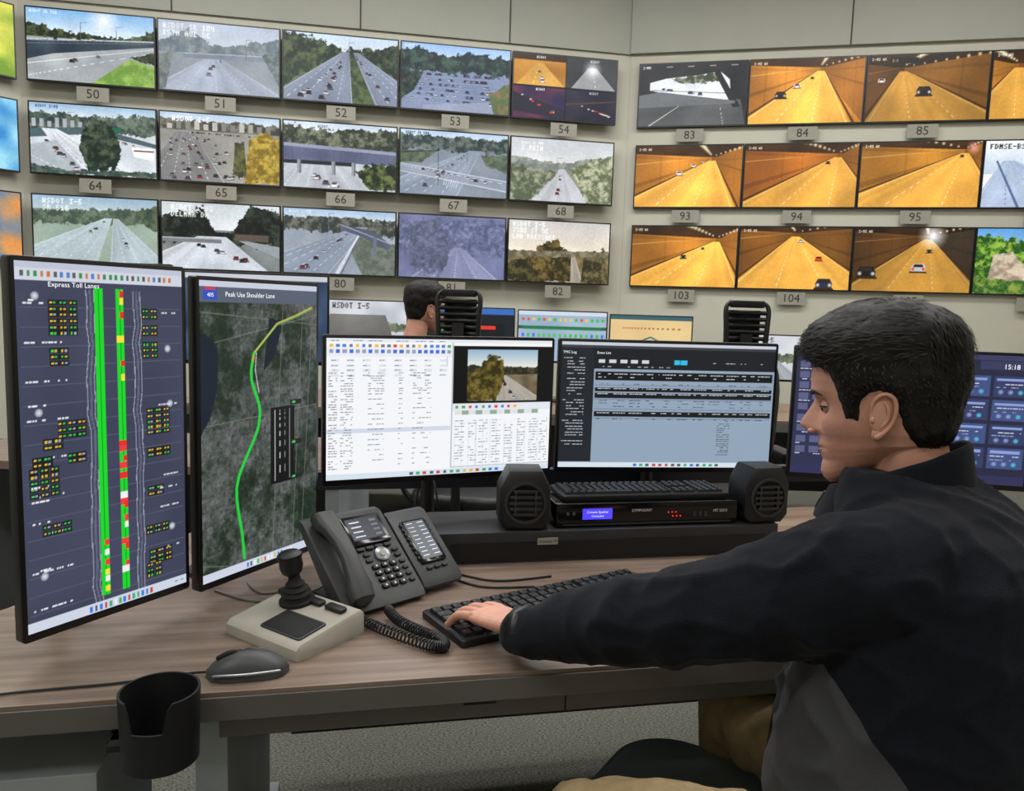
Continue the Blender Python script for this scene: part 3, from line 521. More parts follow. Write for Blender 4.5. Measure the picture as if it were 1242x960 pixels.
c.rect(.537,.05,1,.475,(18,18,20)); d=Cv(206,146); d.grad((150,180,205),(235,235,225),0,.35); d.poly([(0,.3),(1,.35),(1,.55),(0,.6)],(40,40,30),(80,76,56),12,3,.05); d.poly([(0,.5),(1,.48),(1,1),(0,1)],(100,88,66),(150,136,110),8); d.road(.5,.5,.2,1.1,.05,(165,158,148),4); d.poly([(.2,.25),(.35,.1),(.5,.2),(.52,.6),(.4,1),(.15,1)],(48,44,18),(120,106,46),10,2,.14); d.cars(.5,.6,.65,.95,6,.05,.08); d.poly([(0,.5),(.18,.35),(.2,1),(0,1)],(50,46,20),(130,112,52),10,2,.1); d.half()
yy=int(.075*190); xx=int(.60*312); c.a[yy:yy+73,xx:xx+103]=d.a
c.rect(.537,.475,1,.53,(228,232,240)); 
for i in range(10): c.rect(.55+i*.03,.49,.562+i*.03,.51,random.choice([(220,80,60),(70,130,210),(90,170,90),(240,190,60)]))
for i in range(12): c.rect(.545+i*.033,.53,.575+i*.033,.56,(150,172,150) if i%2 else (224,226,230)); 
for i in range(13): c.rect(.545+i*.033,.6,.547+i*.033,.94,(222,226,232))
for j in range(17):
    for x in(.55,.61,.66,.72,.78,.84,.9,.95): c.scrib(x,.605+j*.02,x+.04,(110,114,124),dens=.6)
c.rect(.537,.945,1,.955,(200,205,214)); taskbar(c,.958,(214,226,236))
monitor('desk_monitor',(-.4415,1.802),(.108,2.040),.898,1.258,c,(.73,.13,.08))
# monitor D
c=Cv(312,190,(146,164,184)); c.rect(0,0,1,.03,(200,206,216)); c.rect(0,.03,1,.05,(60,64,70)); c.rect(0,.05,.15,.955,(36,40,46)); c.rect(.15,.05,1,.21,(30,33,38)); 
for j in range(30):
    if j%7!=6: c.scrib(.03 if j%7 else .015,.13+j*.0235,.11,(200,205,212),dens=.8)
for x in(.17,.22,.27,.32,.37): c.rect(x,.14,x+.03,.165,(210,214,220))
c.rect(.52,.135,.545,.17,(50,190,230)); c.rect(.55,.135,.58,.17,(50,190,230)); c.scrib(.6,.15,.95,(190,195,200),dens=.3); c.scrib(.17,.19,.5,(190,195,205))
c.rect(.16,.235,.99,.30,(22,24,28)); 
for x in np.arange(.17,.97,.075): c.scrib(x,.25,x+.06,(220,225,230),dens=.8); c.scrib(x,.275,x+.04,(220,225,230),dens=.6)
for y0,y1 in((.36,.39),(.40,.44),(.55,.59)): 
    c.rect(.16,y0,.99,y1,(26,28,32))
    for x in np.arange(.17,.97,.075): c.scrib(x,(y0+y1)/2-.01,x+.06,(215,220,225),dens=.8)
for y in(.33,.46,.48,.51,.61):
    for x in np.arange(.17,.97,.075): c.scrib(x,y,x+.05,(40,48,60),dens=.6)
for y in np.arange(.62,.9,.018): c.scrib(.74,y,.8,(40,48,60),dens=.8)
for y in(.34,.45,.53,.6): c.rect(.16,y,.99,y+.004,(110,125,145))
taskbar(c,.958,(214,226,236))
mD=monitor('desk_monitor',(.121,2.065),(.731,2.147),.896,1.257,c,(.73,.16,.08))
b=MB(); b.text('TMC Log',.0095,mWhiteE,T(-.278,-.0014,.325)@RX(90)); b.text('Event List',.0095,mWhiteE,T(-.185,-.0014,.325)@RX(90)); b.build('header_text',parent=mD,smooth=0)
# monitor E
c=Cv(280,170,(40,42,66)); c.rect(0,0,1,.04,(62,62,98)); c.rect(0,.04,.16,.93,(48,50,80)); 
for j in range(9):
    for x in(.02,.08): c.rect(x,.1+j*.085,x+.04,.15+j*.085,(92,96,132)); c.scrib(x,.16+j*.085,x+.05,(220,220,235),dens=.6)
c.rect(.78,.05,1,.11,(58,60,94))
for j in range(4):
    for i in range(5):
        x=.2+i*.16;y=.16+j*.185; c.rect(x,y,x+.145,y+.155,(66,82,130) if (i+j)%2 else (54,62,102)); c.rect(x+.01,y+.02,x+.13,y+.035,(140,158,215)); c.scrib(x+.01,y+.06,x+.13,(225,228,240)); c.scrib(x+.01,y+.085,x+.1,(160,170,210)); c.glow(x+.03,y+.12,.02,(150,165,220),.5); c.glow(x+.07,y+.12,.02,(150,165,220),.5); c.glow(x+.11,y+.12,.02,(90,200,220),.5)
c.rect(.0,.93,1,1,(50,50,88)); c.scrib(.3,.96,.7,(200,200,225),2)
mE=monitor('desk_monitor',(.752,2.08),(1.335,1.975),.90,1.258,c,(.73,.10,.08))
b=MB(); b.text('15:18',.0175,mWhiteE,T(.235,-.0014,.321)@RX(90)); b.build('clock_text',parent=mE,smooth=0)
# ---------------------------------------------------------------- CONSOLE DESK
DA=12.06; D0=(0,1.230)
def DM(x,y,z=0,a=0): return T(D0[0],D0[1],0)@RZ(DA)@T(x,y,z)@RZ(a)
mWood=mat('wood_laminate',(110,93,82),.34,rgb2=(138,120,107),vs=3.0,scl=(.8,16,1),bump=.03,bs=60,spec=.5)
mEdge=mat('desk_edge_taupe',(96,91,88),.5,var=.06)
mPed=mat('pedestal_grey',(150,156,160),.5,var=.04)
b=MB()
out=[(-1.25,0),(1.75,0),(1.75,.98),(-.60,.98),(-.89,.40)]
b.prism(out,.722,.73,mWood); out2=[(-1.252,-.004),(1.752,-.004),(1.752,.984),(-.602,.984),(-.894,.402)]
b.prism(out2,.684,.7225,mEdge)
b.box((.45,.035,.664),(1.8,.03,.04),mEdge); b.box((.45,.3,.675),(1.8,.5,.02),mDark)
b.box((-.035,.0185,.673),(.055,.004,.009),mGloss); b.box((.115,.0195,.664),(.003,.002,.038),mGloss)
for x in(-.47,1.62): b.box((x,.42,.335),(.05,.7,.67),mPed); b.box((x,.42,.03),(.09,.8,.06),mPed)
b.box((.6,.9,.4),(2.0,.02,.5),mDark)
b.box((-.85,.19,.30),(.44,.33,.6),mPed)
desk=b.build('control_console_desk',(D0[0],D0[1],0),DA,smooth=0,bevel=.0015)
RM=T(-.14,1.76,.73)@RZ(DA)
b=MB(); b.rbox((.41,.10,.038),(.88,.2,.074),.006,mDark,b=.002); b.box((.41,-.0015,.03),(.80,.004,.04),mBlack)
ro=b.build('equipment_riser',M=RM)
b=MB(); b.box((0,0,0),(.05,.003,.016),mLbl); b.text('Console 14',.009,mInk,T(0,-.002,0)@RX(90)); b.build('console_label',M=RM@T(.24,-.0055,.052),smooth=0)
b=MB(); b.rbox((.24,.1,.032),(.48,.2,.056),.006,mGloss,b=.002); b.box((.24,-.001,.008),(.44,.002,.004),mDark) 
mVfd=mat('vfd_blue',(70,60,230),.4,emis=1.2,var=.05)
b.box((.105,-.001,.034),(.075,.004,.026),mVfd); b.text('Console Speaker',.008,mWhiteE,T(.105,-.0035,.039)@RX(90)); b.text('Connected',.007,mWhiteE,T(.105,-.0035,.029)@RX(90)); b.text('SYMPHONY',.010,mWhite,T(.22,-.0012,.04)@RX(90)); b.text('M7 32RX',.010,mWhite,T(.43,-.0012,.035)@RX(90))
for x in(.03,.045): b.lathe([(.004,0),(.004,.003)],mSteel,T(x,-.0,.036)@RX(90),12)
for x in(.29,.30,.31): b.box((x,-.001,.034),(.002,.003,.002),mat('led_red',(255,40,30),.4,emis=2)); b.box((x+.012,-.001,.024),(.002,.003,.002),MATS['led_red'])
for x in(.36,.375,.39): b.box((x,-.001,.028),(.009,.003,.012),mDark)
for x in(.02,.46):
    for y in(.03,.17): b.lathe([(.008,.0),(.008,.005)],mRub,T(x,y,0),10)
b.build('audio_console_unit',M=RM@T(.264,.018,.0755))
def keyboard(name,M,w=.44,d=.14):
    b=MB(); b.rbox((0,0,.007),(w,d,.014),.008,mBlack,b=.003)
    kp=(w-.02)/22.5; rows=6; kd=(d-.02)/6.2
    for r in range(rows):
        y=-d/2+.012+kd*(r+.5); x=-w/2+.010
        blocks=[(0,15),(15.4,18.4),(18.8,22.5)]
        for bi,(a0,a1) in enumerate(blocks):
            if bi==1 and r in(2,): continue
            kx=a0
            while kx<a1-.4:
                kw=1
                if r==0 and bi==0 and 3<kx<4.5: kw=5.5
                if bi==0 and kx==0 and 0<r<5: kw=1.5
                kw=min(kw,a1-kx)
                X=x+(kx+kw/2)*kp; W2=kw*kp/2-.0012; D2=kd/2-.0012
                R=[[(X-W2,y-D2,.013),(X+W2,y-D2,.013),(X+W2,y+D2,.013),(X-W2,y+D2,.013)],[(X-W2+.002,y-D2+.002,.0205),(X+W2-.002,y-D2+.002,.0205),(X+W2-.002,y+D2-.001,.0215),(X-W2+.002,y+D2-.001,.0215)]]
                b.loft(R,mKey); 
                if random.random()<.8: b.box((X-W2*.3,y+D2*.2,.0213),(.003,.003,.0002),mGrey)
                kx+=kw
    return b.build(name,M=M)
keyboard('computer_keyboard',RM@T(.505,.10,.1365),.44,.13)
keyboard('computer_keyboard',T(.100,1.523,.73)@RZ(32.8),.52,.165)
def speaker(M):
    b=MB()
    o=[(-.045,0),(.045,0),(.062,.02),(.062,.10),(.04,.145),(-.04,.145),(-.062,.10),(-.062,.02)]
    def sc_(k,cy=.07): return [(x*k,cy+(y-cy)*k) for x,y in o]
    R=[]
    for kk,y in((.85,.0),(.97,.006),(1,.02),(1,.085),(.9,.1)): R.append([(x,y,z) for x,z in sc_(kk)])
    b.loft(R,mBlack)
    b.lathe([(.046,0),(.050,.002),(.050,.006),(.044,.006),(.043,.002)],mDark,T(0,0,.068)@RX(90)@T(0,0,0),32,cap=False)
    b.lathe([(.043,.001),(.0,.0012)],mGloss,T(0,0,.068)@RX(90),32,cap=False)
    for i in range(5):
        z=.040+i*.014; hw=math.sqrt(max(0,.042**2-(z-.068)**2)); b.rbox((0,-.004,z),(hw*1.9,.006,.006),.002,mDark,b=.001,n=2)
    for x in(-.024,.024): b.rbox((x,-.0055,.068),(.004,.004,.06),.001,mDark,b=.0005,n=2)
    for x,z in((-.045,.022),(.045,.022),(-.034,.13),(.034,.13)): b.lathe([(.004,0),(.004,.003),(0.001,.004)],mSteel,T(x,.006,z)@RX(90)@T(0,0,.001),10)
    b.build('desktop_speaker',M=M)
speaker(T(.040,1.803,.8060)@RZ(6)); speaker(T(.658,1.935,.8060)@RZ(14))
b=MB(); b.rbox((0,0,.015),(.085,.1,.03),.012,mGrey,b=.004); b.rbox((0,-.04,.02),(.07,.03,.012),.004,mDark,b=.002); b.build('docking_station',M=T(-.232,1.90,.7302)@RZ(10))
b=MB()
for P in([(-.38,1.95,.733),(-.33,1.80,.733),(-.22,1.735,.733),(-.12,1.70,.733),(-.02,1.66,.733),(.1,1.70,.733)],[(-.40,1.85,.733),(-.28,1.75,.733),(-.14,1.68,.733),(-.05,1.62,.733),(.06,1.63,.733)]): b.tube(P,.0025,mBlack)
b.build('desk_cable')
b=MB(); b.tube([(-.19,1.97,.736),(-.185,2.0,.78),(-.19,2.0,.84),(-.2,2.02,.87)],.0025,mBlack); b.tube([(-.25,1.97,.745),(-.26,2.02,.78),(-.25,2.04,.80),(-.24,2.05,.87)],.0025,mBlack); b.build('monitor_cable')
b=MB()
for P in([(-.60,1.55,.733),(-.5,1.50,.733),(-.42,1.54,.733),(-.37,1.64,.733)],[(-.55,1.60,.733),(-.50,1.545,.733),(-.44,1.58,.733)]): b.tube(P,.003,mGrey)
b.build('grey_cable')
mRail=mat('rail_blue_black',(28,36,52),.4)
b=MB(); b.rbox((.55,0,0),(2.1,.03,.05),.006,mRail,b=.003); 
for x in(-.45,.25,.95,1.55): b.box((x,.0,-.0670),(.04,.03,.096),mRail)
b.build('monitor_mount_rail',M=DM(0,.962,.845))
# ---------------------------------------------------------------- PHONE
PM=T(-.282,1.440,.7302)@RZ(44.3)
b=MB(); 
def wedge(x0,x1,prof,m):
    n=len(prof); R=[]
    for x,k in((x0,.004),(x0+.004,0),(x1-.004,0),(x1,.004)):
        cy=sum(p[0] for p in prof)/n; cz=sum(p[1] for p in prof)/n
        R.append([(x,y+(cy-y)/max(.01,math.hypot(cy-y,cz-z))*k,z+(cz-z)/max(.01,math.hypot(cy-y,cz-z))*k) for y,z in prof])
    b.loft(R,m)
tilt=math.degrees(math.atan2(.135,.165)); 
wedge(-.03,.158,[(0,.004),(-.008,.012),(0,.022),(.165,.157),(.178,.158),(.182,.148),(.06,.02),(.05,.004)],mPhone)
wedge(.165,.268,[(.012,.01),(.006,.018),(.012,.030),(.150,.143),(.160,.144),(.163,.135),(.05,.02)],mPhone)
b.box((.07,.13,.061),(.12,.012,.12),mBlack,); b.box((.07,.10,.006),(.16,.10,.01),mBlack); b.box((.215,.10,.045),(.08,.01,.09),mBlack)
S=T(0,0,.0225)@RX(tilt)
mLcd=mat('phone_lcd',(28,34,48),.2,emis=.5,vs=20); mLcdT=mat('phone_lcd_text',(190,200,215),.4,emis=.6); mLcd2=mat('phone_lcd_grey',(88,92,98),.25,emis=.35)
b.rbox((.095,.163,.002),(.098,.075,.008),.006,mGloss,S,b=.002); b.box((.095,.165,.0065),(.078,.054,.001),mLcd,S); 
for i in range(4): b.box((.075,.182-.012*i,.0072),(.024,.0025,.0006),mLcdT,S); b.box((.12,.182-.012*i,.0072),(.016,.006,.0006),mLcd2,S)
for i in range(4): b.rbox((.062+i*.022,.118,.002),(.018,.008,.006),.003,mBlack,S,b=.001,n=3)
b.lathe([(.017,0),(.017,.005),(.015,.006)],mSilver,S@T(.105,.098,0),24); b.lathe([(.008,.006),(.008,.008)],mBeige,S@T(.105,.098,0),20)
for x in(.07,.14):
    for y in(.104,.09): b.rbox((x,y,.001),(.016,.009,.006),.003,mBlack,S,b=.001,n=3)
for r in range(4):
    for q in range(3): b.rbox((.077+q*.021,.073-r*.0155,.001),(.017,.0115,.008),.004,mBlack,S,b=.0015,n=3); b.box((.077+q*.021,.073-r*.0155,.0053),(.004,.004,.0004),mWhite,S)
for r in range(4): b.rbox((.142,.073-r*.0155,.001),(.014,.009,.006),.003,mBlack,S,b=.001,n=3)
b.rbox((.216,.108,.001),(.066,.112,.006),.004,mGloss,S,b=.0015); b.box((.216,.11,.0045),(.052,.098,.001),mLcd2,S)
for r in range(9): b.box((.203,.153-r*.0105,.0052),(.015,.0018,.0005),mLcdT,S); b.box((.231,.153-r*.0105,.0052),(.015,.0018,.0005),mLcdT,S)
for r in range(8):
    for x in(.184,.248): b.rbox((x,.155-r*.0125,.001),(.008,.008,.006),.002,mBlack,S,b=.001,n=2)
for q in range(3): b.rbox((.196+q*.02,.04,.001),(.014,.008,.006),.003,mBlack,S,b=.001,n=3)
hs=[]
for y,z,w,t in((.0,.012,.016,.009),(.006,.015,.024,.016),(.03,.02,.026,.018),(.05,.028,.021,.014),(.09,.037,.018,.012),(.13,.037,.018,.012),(.165,.029,.021,.014),(.185,.022,.026,.018),(.21,.018,.025,.017),(.218,.014,.015,.009)):
    hs.append([(.006+w*math.copysign(abs(math.cos(a))**.7,math.cos(a)),y-.004,z+t*math.copysign(abs(math.sin(a))**.7,math.sin(a))) for a in [2*math.pi*j/20 for j in range(20)]])
b.loft(hs,mPhone,S)
P=[Vector(p) for p in((-.292,1.425,.745),(-.25,1.385,.742),(-.19,1.338,.742),(-.13,1.300,.742),(-.105,1.30,.742),(-.115,1.328,.742),(-.155,1.36,.742),(-.20,1.40,.744),(-.225,1.44,.748))]
pts=[];n=1300
def cr(P,t):
    t*=len(P)-1;i=min(int(t),len(P)-2);t-=i;p0=P[max(i-1,0)];p1=P[i];p2=P[i+1];p3=P[min(i+2,len(P)-1)]
    return .5*((2*p1)+(p2-p0)*t+(2*p0-5*p1+4*p2-p3)*t*t+(3*p1-p0-3*p2+p3)*t**3)
for i in range(n+1):
    t=i/n; c0=cr(P,t); d=(cr(P,min(1,t+.002))-cr(P,max(0,t-.002))).normalized(); s_=d.cross(Vector((0,0,1))).normalized(); a=t*2*math.pi*70
    pts.append(c0+s_*.0085*math.cos(a)+Vector((0,0,1))*.0085*math.sin(a))
b.limb(pts,[.0019]*len(pts),mBlack,PM.inverted(),n=6,sub=1)
b.build('desk_telephone',M=PM)
# ---------------------------------------------------------------- JOYSTICK
JM=T(-.382,1.362,.7302)@RZ(-34)
b=MB()
prof=[(-.078,0),(-.078,.018),(-.070,.026),(.03,.040),(.072,.044),(.078,.038),(.078,0)]
R=[]
for x,kx in((-.098,.004),(-.094,0),(.094,0),(.098,.004)): R.append([(x,y*(1-kx*8),max(0,z-kx*1.2)) for y,z in prof])
b.loft(R,mBeige)
SJ=T(0,-.070,.0262)@RX(math.degrees(math.atan2(.014,.10)))
b.rbox((.03,.040,.001),(.105,.064,.004),.006,mDark,SJ,b=.001); b.rbox((.03,.040,.0028),(.098,.057,.002),.005,mRub,SJ,b=.0008)
for x in(-.075,.0,.055): b.rbox((x if x<0 else x,.118,.003),(.045,.018,.008),.005,mBlack,SJ,b=.002)
jb=SJ@T(-.035,.105,0)
b.lathe([(.033,0),(.033,.006),(.027,.008),(.025,.016),(.028,.018),(.022,.024),(.024,.027),(.017,.033),(.018,.037),(.012,.043),(.010,.055)],mRub,jb,28)
b.lathe([(.010,.052),(.019,.060),(.022,.072),(.021,.085),(.023,.088),(.023,.094),(.017,.099),(.004,.101)],mBlack,jb@RY(-4),24)
b.build('joystick_controller',M=JM)
# ---------------------------------------------------------------- MOUSE
b=MB(); R=[]
for i in range(15):
    t=i/14; x=-.064+.128*t; w=.034*(1-abs(2*t-1)**3.2)**.5*(1-.08*math.sin(math.pi*t)); h=.041*(math.sin(math.pi*min(1,t*.93+.04)))**.6; w=max(w,.004);h=max(h,.008)
    R.append([(x,w*math.cos(a),max(.001,h*max(0,math.sin(a))**.75)) for a in [2*math.pi*j/24 for j in range(24)]])
b.loft(R,mPhone)
b.limb([(-.045,0,.030),(-.03,0,.036),(-.02,0,.038)],[.004,.005,.004],mRub,n=10); b.tube([(-.063,0,.012),(-.02,.0,.040),(.03,0,.041)],.0006,mGloss)
for s_ in(-1,1): b.tube([(-.05,s_*.027,.012),(0,s_*.0335,.014),(.05,s_*.024,.012)],.0022,mSilver)
b.tube([(-.063,0,.008),(-.10,.01,.003),(-.2,-.005,.003),(-.35,-.01,.003),(-.47,-.04,.003)],.0022,mBlack)
b.build('computer_mouse',M=T(-.413,1.200,.730)@RZ(14))
# cup holder
b=MB(); n=48
def wallring(r,zf): return [(r*math.cos(2*math.pi*j/n),r*math.sin(2*math.pi*j/n),zf(2*math.pi*j/n)) for j in range(n)]
def top(a):
    d=abs(((a-math.radians(262)+math.pi)%(2*math.pi))-math.pi); t=min(1,max(0,(d-.42)/.16)); t=t*t*(3-2*t); return .066+.041*t
R=[wallring(.046,lambda a:0),wallring(.052,lambda a:.003),wallring(.053,lambda a:.04),wallring(.055,top),wallring(.0515,top),wallring(.050,lambda a:.04),wallring(.046,lambda a:.006)]
b.loft(R,mBlack); b.box((-.03,.052,.006),(.10,.05,.010),mBlack); b.box((-.06,.09,.006),(.05,.09,.010),mBlack)
b.build('cup_holder',M=T(-.490,1.055,.668)@RZ(DA))
# ---------------------------------------------------------------- PEOPLE
def sstep(x,a,b_): t=np.clip((x-a)/(b_-a),0,1); return t*t*(3-2*t)
zt=np.array([-.122,-.118,-.110,-.100,-.090,-.082,-.074,-.068,-.0635,-.058,-.050,-.044,-.040,-.036,-.030,-.022,-.010,.002,.010,.018,.026,.04])
fpt=np.array([.060,.075,.084,.088,.0865,.084,.0870,.0900,.0862,.0905,.0885,.0900,.0985,.1110,.1165,.1130,.1045,.0960,.0925,.0938,.0965,.0958])
fbt=np.array([.050,.060,.068,.072,.073,.074,.076,.077,.078,.079,.080,.081,.082,.0825,.083,.083,.082,.082,.084,.088,.092,.0945])
bkt=np.array([-.03,-.04,-.05,-.058,-.064,-.068,-.072,-.075,-.078,-.081,-.085,-.088,-.090,-.092,-.094,-.097,-.100,-.102,-.104,-.1055,-.1065,-.107])
hwt=np.array([.018,.028,.038,.045,.050,.0535,.057,.059,.061,.0625,.0645,.0665,.068,.069,.070,.071,.0725,.074,.075,.0755,.076,.0765])
sgt=np.array([.02,.022,.024,.024,.024,.022,.022,.022,.022,.021,.018,.0165,.0155,.0145,.0125,.011,.009,.0085,.010,.02,.03,.03])
def head_surf(zz,th):
    Zq=zz[:,None]; Tq=th[None,:]
    s=np.sqrt(np.clip(1-((zz-.04)/.083)**2,0,1)); up=zz>.04
    fb=np.where(up,.0945*s**.95,np.interp(zz,zt,fbt))[:,None]; fp=np.where(up,.0955*s**.95,np.interp(zz,zt,fpt))[:,None]
    bk=np.where(up,-.107*s**.9,np.interp(zz,zt,bkt))[:,None]; hw=np.where(up,.0765*s**.9,np.interp(zz,zt,hwt))[:,None]; sg=np.where(up,.03,np.interp(zz,zt,sgt))[:,None]
    co=np.cos(Tq); si=np.sin(Tq); y=hw*np.sign(si)*abs(si)**.92
    x=np.where(co>0,fb*abs(co)**.85,bk*abs(co)**.95*1.0)
    x=x+np.where(co>0,(fp-fb)*np.exp(-(y/sg)**2),0)
    fr=(co>0)
    x=x-fr*.013*np.exp(-((abs(y)-.031)/.015)**2-((Zq-.001)/.0115)**2)+fr*.003*np.exp(-((abs(y)-.030)/.02)**2-((Zq-.021)/.007)**2)
    x=x+fr*.003*np.exp(-((abs(y)-.045)/.015)**2-((Zq+.025)/.015)**2); y=y+np.sign(y)*.002*np.exp(-((x-.045)/.02)**2-((Zq+.022)/.015)**2)
    z=Zq+0*x
    lowk=np.clip((-.055-z)/.065,0,1); z=z+.046*np.clip((.075-x)/.10,0,1)**1.1*lowk
    return x,y,z
HP=[(.25,.062),(.080,.060),(.062,.054),(.052,.038),(.046,.014),(.037,-.014),(.022,-.016),(.016,.012),(.006,.022),(-.008,.026),(-.022,.018),(-.031,-.004),(-.036,-.03),(-.052,-.058),(-.25,-.075),(-.25,.4),(.25,.4)]
def sdf2(x,z,P):
    d=np.full(x.shape,9.); ins=np.zeros(x.shape,bool); n=len(P)
    for i in range(n):
        ax,az=P[i];bx,bz=P[(i+1)%n]; ex,ez=bx-ax,bz-az; t=np.clip(((x-ax)*ex+(z-az)*ez)/(ex*ex+ez*ez),0,1); d=np.minimum(d,np.hypot(x-ax-ex*t,z-az-ez*t))
        if az!=bz: ins^=((z>min(az,bz))&(z<=max(az,bz))&(x<(bx-ax)*(z-az)/(bz-az)+ax))
    return np.where(ins,d,-d)
mEarShade=mat('ear_inner_shade',(168,112,94),.6)  # darker skin tone, shade of the ear hollow painted into the colour
def make_head(parent,M,hair_top=.026,strands=5200):
    nth=112; t=np.linspace(-1,1,nth,endpoint=False); th=np.pi*np.sign(t)*abs(t)**1.35
    z1=np.linspace(-.122,.04,92); z2=.04+.083*np.sin(np.linspace(0,np.pi/2,30)[1:]*.985); zz=np.concatenate([z1,z2])
    x,y,z=head_surf(zz,th)
    b=MB(); b.loft([[(x[i,j],y[i,j],z[i,j]) for j in range(nth)] for i in range(len(zz))],mSkin)
    b.limb([(-.028,0,-.035),(-.034,0,-.09),(-.044,0,-.15),(-.05,0,-.19)],[.052,.054,.058,.066],mSkin,n=28)
    for s_ in(-1,1):
        E=T(-.006,s_*.0715,-.012)@RZ(s_*16)@RY(-8)
        b.ell((-.003,s_*.004,.004),(.0165,.0045,.029),mSkin,E,18,10)
        b.ell((.0,s_*.003,-.024),(.0080,.004,.010),mSkin,E,14,8)
        rim=[(.009,s_*.004,.0),(.0115,s_*.006,.014),(.007,s_*.008,.026),(-.004,s_*.0095,.032),(-.015,s_*.0105,.026),(-.0185,s_*.0105,.010),(-.016,s_*.009,-.006),(-.009,s_*.007,-.019),(.0,s_*.005,-.028)]
        b.limb(rim,[.0015,.0026,.0030,.0032,.0033,.0030,.0027,.0032,.0045],mSkin,E,n=10,sub=5)
        b.limb([(-.003,s_*.0075,.021),(-.009,s_*.0085,.011),(-.0095,s_*.0075,-.003),(-.003,s_*.0065,-.014)],[.0015,.0026,.0028,.002],mSkin,E,n=8)
        b.ell((.0085,s_*.0055,-.005),(.0035,.0035,.0055),mSkin,E,10,6)
        b.ell((-.001,s_*.0066,-.002),(.0062,.0016,.0095),mEarShade,E,12,8)
        b.ell((.0655,s_*.031,.0005),(.0118,.0118,.0118),mEyeW,I,18,12); b.ell((.0730,s_*.0315,-.0025),(.0056,.0066,.0062),mIris,I,14,10)
        lid=[]
        for a in np.linspace(.02,1.35,8): lid.append([(.0655+.0127*math.cos(a)*math.cos(q),s_*.031+.0136*math.sin(q),.0005+.0127*math.sin(a)*math.cos(q)) for q in np.linspace(-1.45,1.45,14)])
        b.loft(lid,mSkin,closed=False,cap=False)
        lid=[]
        for a in np.linspace(-1.3,-.60,5): lid.append([(.0655+.0125*math.cos(a)*math.cos(q),s_*.031+.0134*math.sin(q),.0005+.0125*math.sin(a)*math.cos(q)) for q in np.linspace(-1.45,1.45,14)])
        b.loft(lid,mSkin,closed=False,cap=False)
        b.tube([(.0655+.0136*math.cos(.02)*math.cos(q),s_*.031+.0144*math.sin(q),.0005+.0132*math.sin(.02)*math.cos(q)) for q in np.linspace(-1.2,1.3,6)],.0012,mHair)
        b.limb([(.0935,s_*.012,.0185),(.0905,s_*.024,.0215),(.083,s_*.037,.022),(.073,s_*.047,.018)],[.0026,.0034,.0030,.0012],mHair,n=8,flat=1)
        b.ell((.0965,s_*.0095,-.0385),(.0075,.0048,.0042),mSkin,I,12,8)
    for zc,r,xx in((-.0600,.0024,.0878),(-.0672,.0030,.0868)):
        b.limb([(xx-.013,-.021,-.0635),(xx-.004,-.012,zc),(xx,0,zc),(xx-.004,.012,zc),(xx-.013,.021,-.0635)],[.001,r,r*1.05,r,.001],mLip,n=10)
    ho=b.build('head',M=M,smooth=180)
    NT=240
    th2=np.linspace(-np.pi,np.pi,NT,endpoint=False); zz2=np.concatenate([np.linspace(-.085,.04,90),.04+.083*np.sin(np.linspace(0,np.pi/2,50)[1:]*.99)])
    X,Y,Z=head_surf(zz2,th2); X=np.where(np.cos(th2)[None,:]>0,np.minimum(X,.097),X)
    cx,cz=-.008,.03; N=np.stack([(X-cx)/.10**2,Y/.075**2,(Z-cz)/.10**2],-1); N/=np.linalg.norm(N,axis=-1,keepdims=True)
    hn=np.array([[noise.noise(Vector(p)*90) for p in row] for row in np.stack([X,Y,Z],-1)])
    ins=sdf2(X,Z,HP)+hn*.002; e=sstep(ins,0,.012)
    thick=.004+.006*sstep(Z,.0,.05)+(hair_top-.010)*sstep(Z,.05,.10)+.005*sstep(X,.03,.085)*sstep(Z,.055,.08)
    V=np.stack([X,Y,Z],-1); nn=np.array([[noise.noise(Vector(p)*38)+.6*noise.noise(Vector((p[0]*60,p[1]*140,p[2]*60))) for p in row] for row in V])
    k0=sstep(ins,-.005,.001); off=-.004*(1-k0)+k0*(e*(thick+nn*.0028)+.0009); V2=V+N*off[...,None]
    b=MB(); b.loft([[tuple(V2[i,j]) for j in range(NT)] for i in range(len(zz2))],mHair)
    ii=np.argwhere(ins>.003)
    for _ in range(strands):
        i,j=ii[random.randrange(len(ii))]
        if random.random()>.35+ .65*abs(math.cos(th2[j])) and i>120: continue
        p=Vector(V2[i,j])+Vector((random.uniform(-1,1),random.uniform(-1,1),random.uniform(-1,1)))*.0015; nv=Vector(N[i,j])
        topf=float(sstep(np.array(p.z),.045,.085)); d=Vector((.9,.25*noise.noise(p*20)+.15*(1 if p.y>0 else -1),.1))*topf+Vector((-.55,0,-.75))*(1-topf)
        if p.x<-.07: d=Vector((-.1,0,-1))
        if p.x>.05 and topf>.5: d=Vector((.8,.4*noise.noise(p*30),.2))
        d+=Vector([random.uniform(-.15,.15) for _ in range(3)]); d=(d-nv*d.dot(nv)*.98).normalized(); L_=(.007+.013*topf)*random.uniform(.7,1.2); s_=d.cross(nv).normalized()*random.uniform(.0005,.0010)
        lift=nv*(.0006+.0014*topf*random.random()); q0=p-nv*.001; q1=p+d*L_*.5+lift; q2=p+d*L_+lift*.4-nv*L_*.16
        b.add([q0-s_,q0+s_,q1+s_,q1-s_,q2],[[0,1,2,3],[3,2,4]],mHairL if random.random()<.25 else mHair)
    hh=b.build('hair',M=M,smooth=180)
    for o in(ho,hh):
        mw=o.matrix_world.copy(); o.parent=parent; o.matrix_world=mw
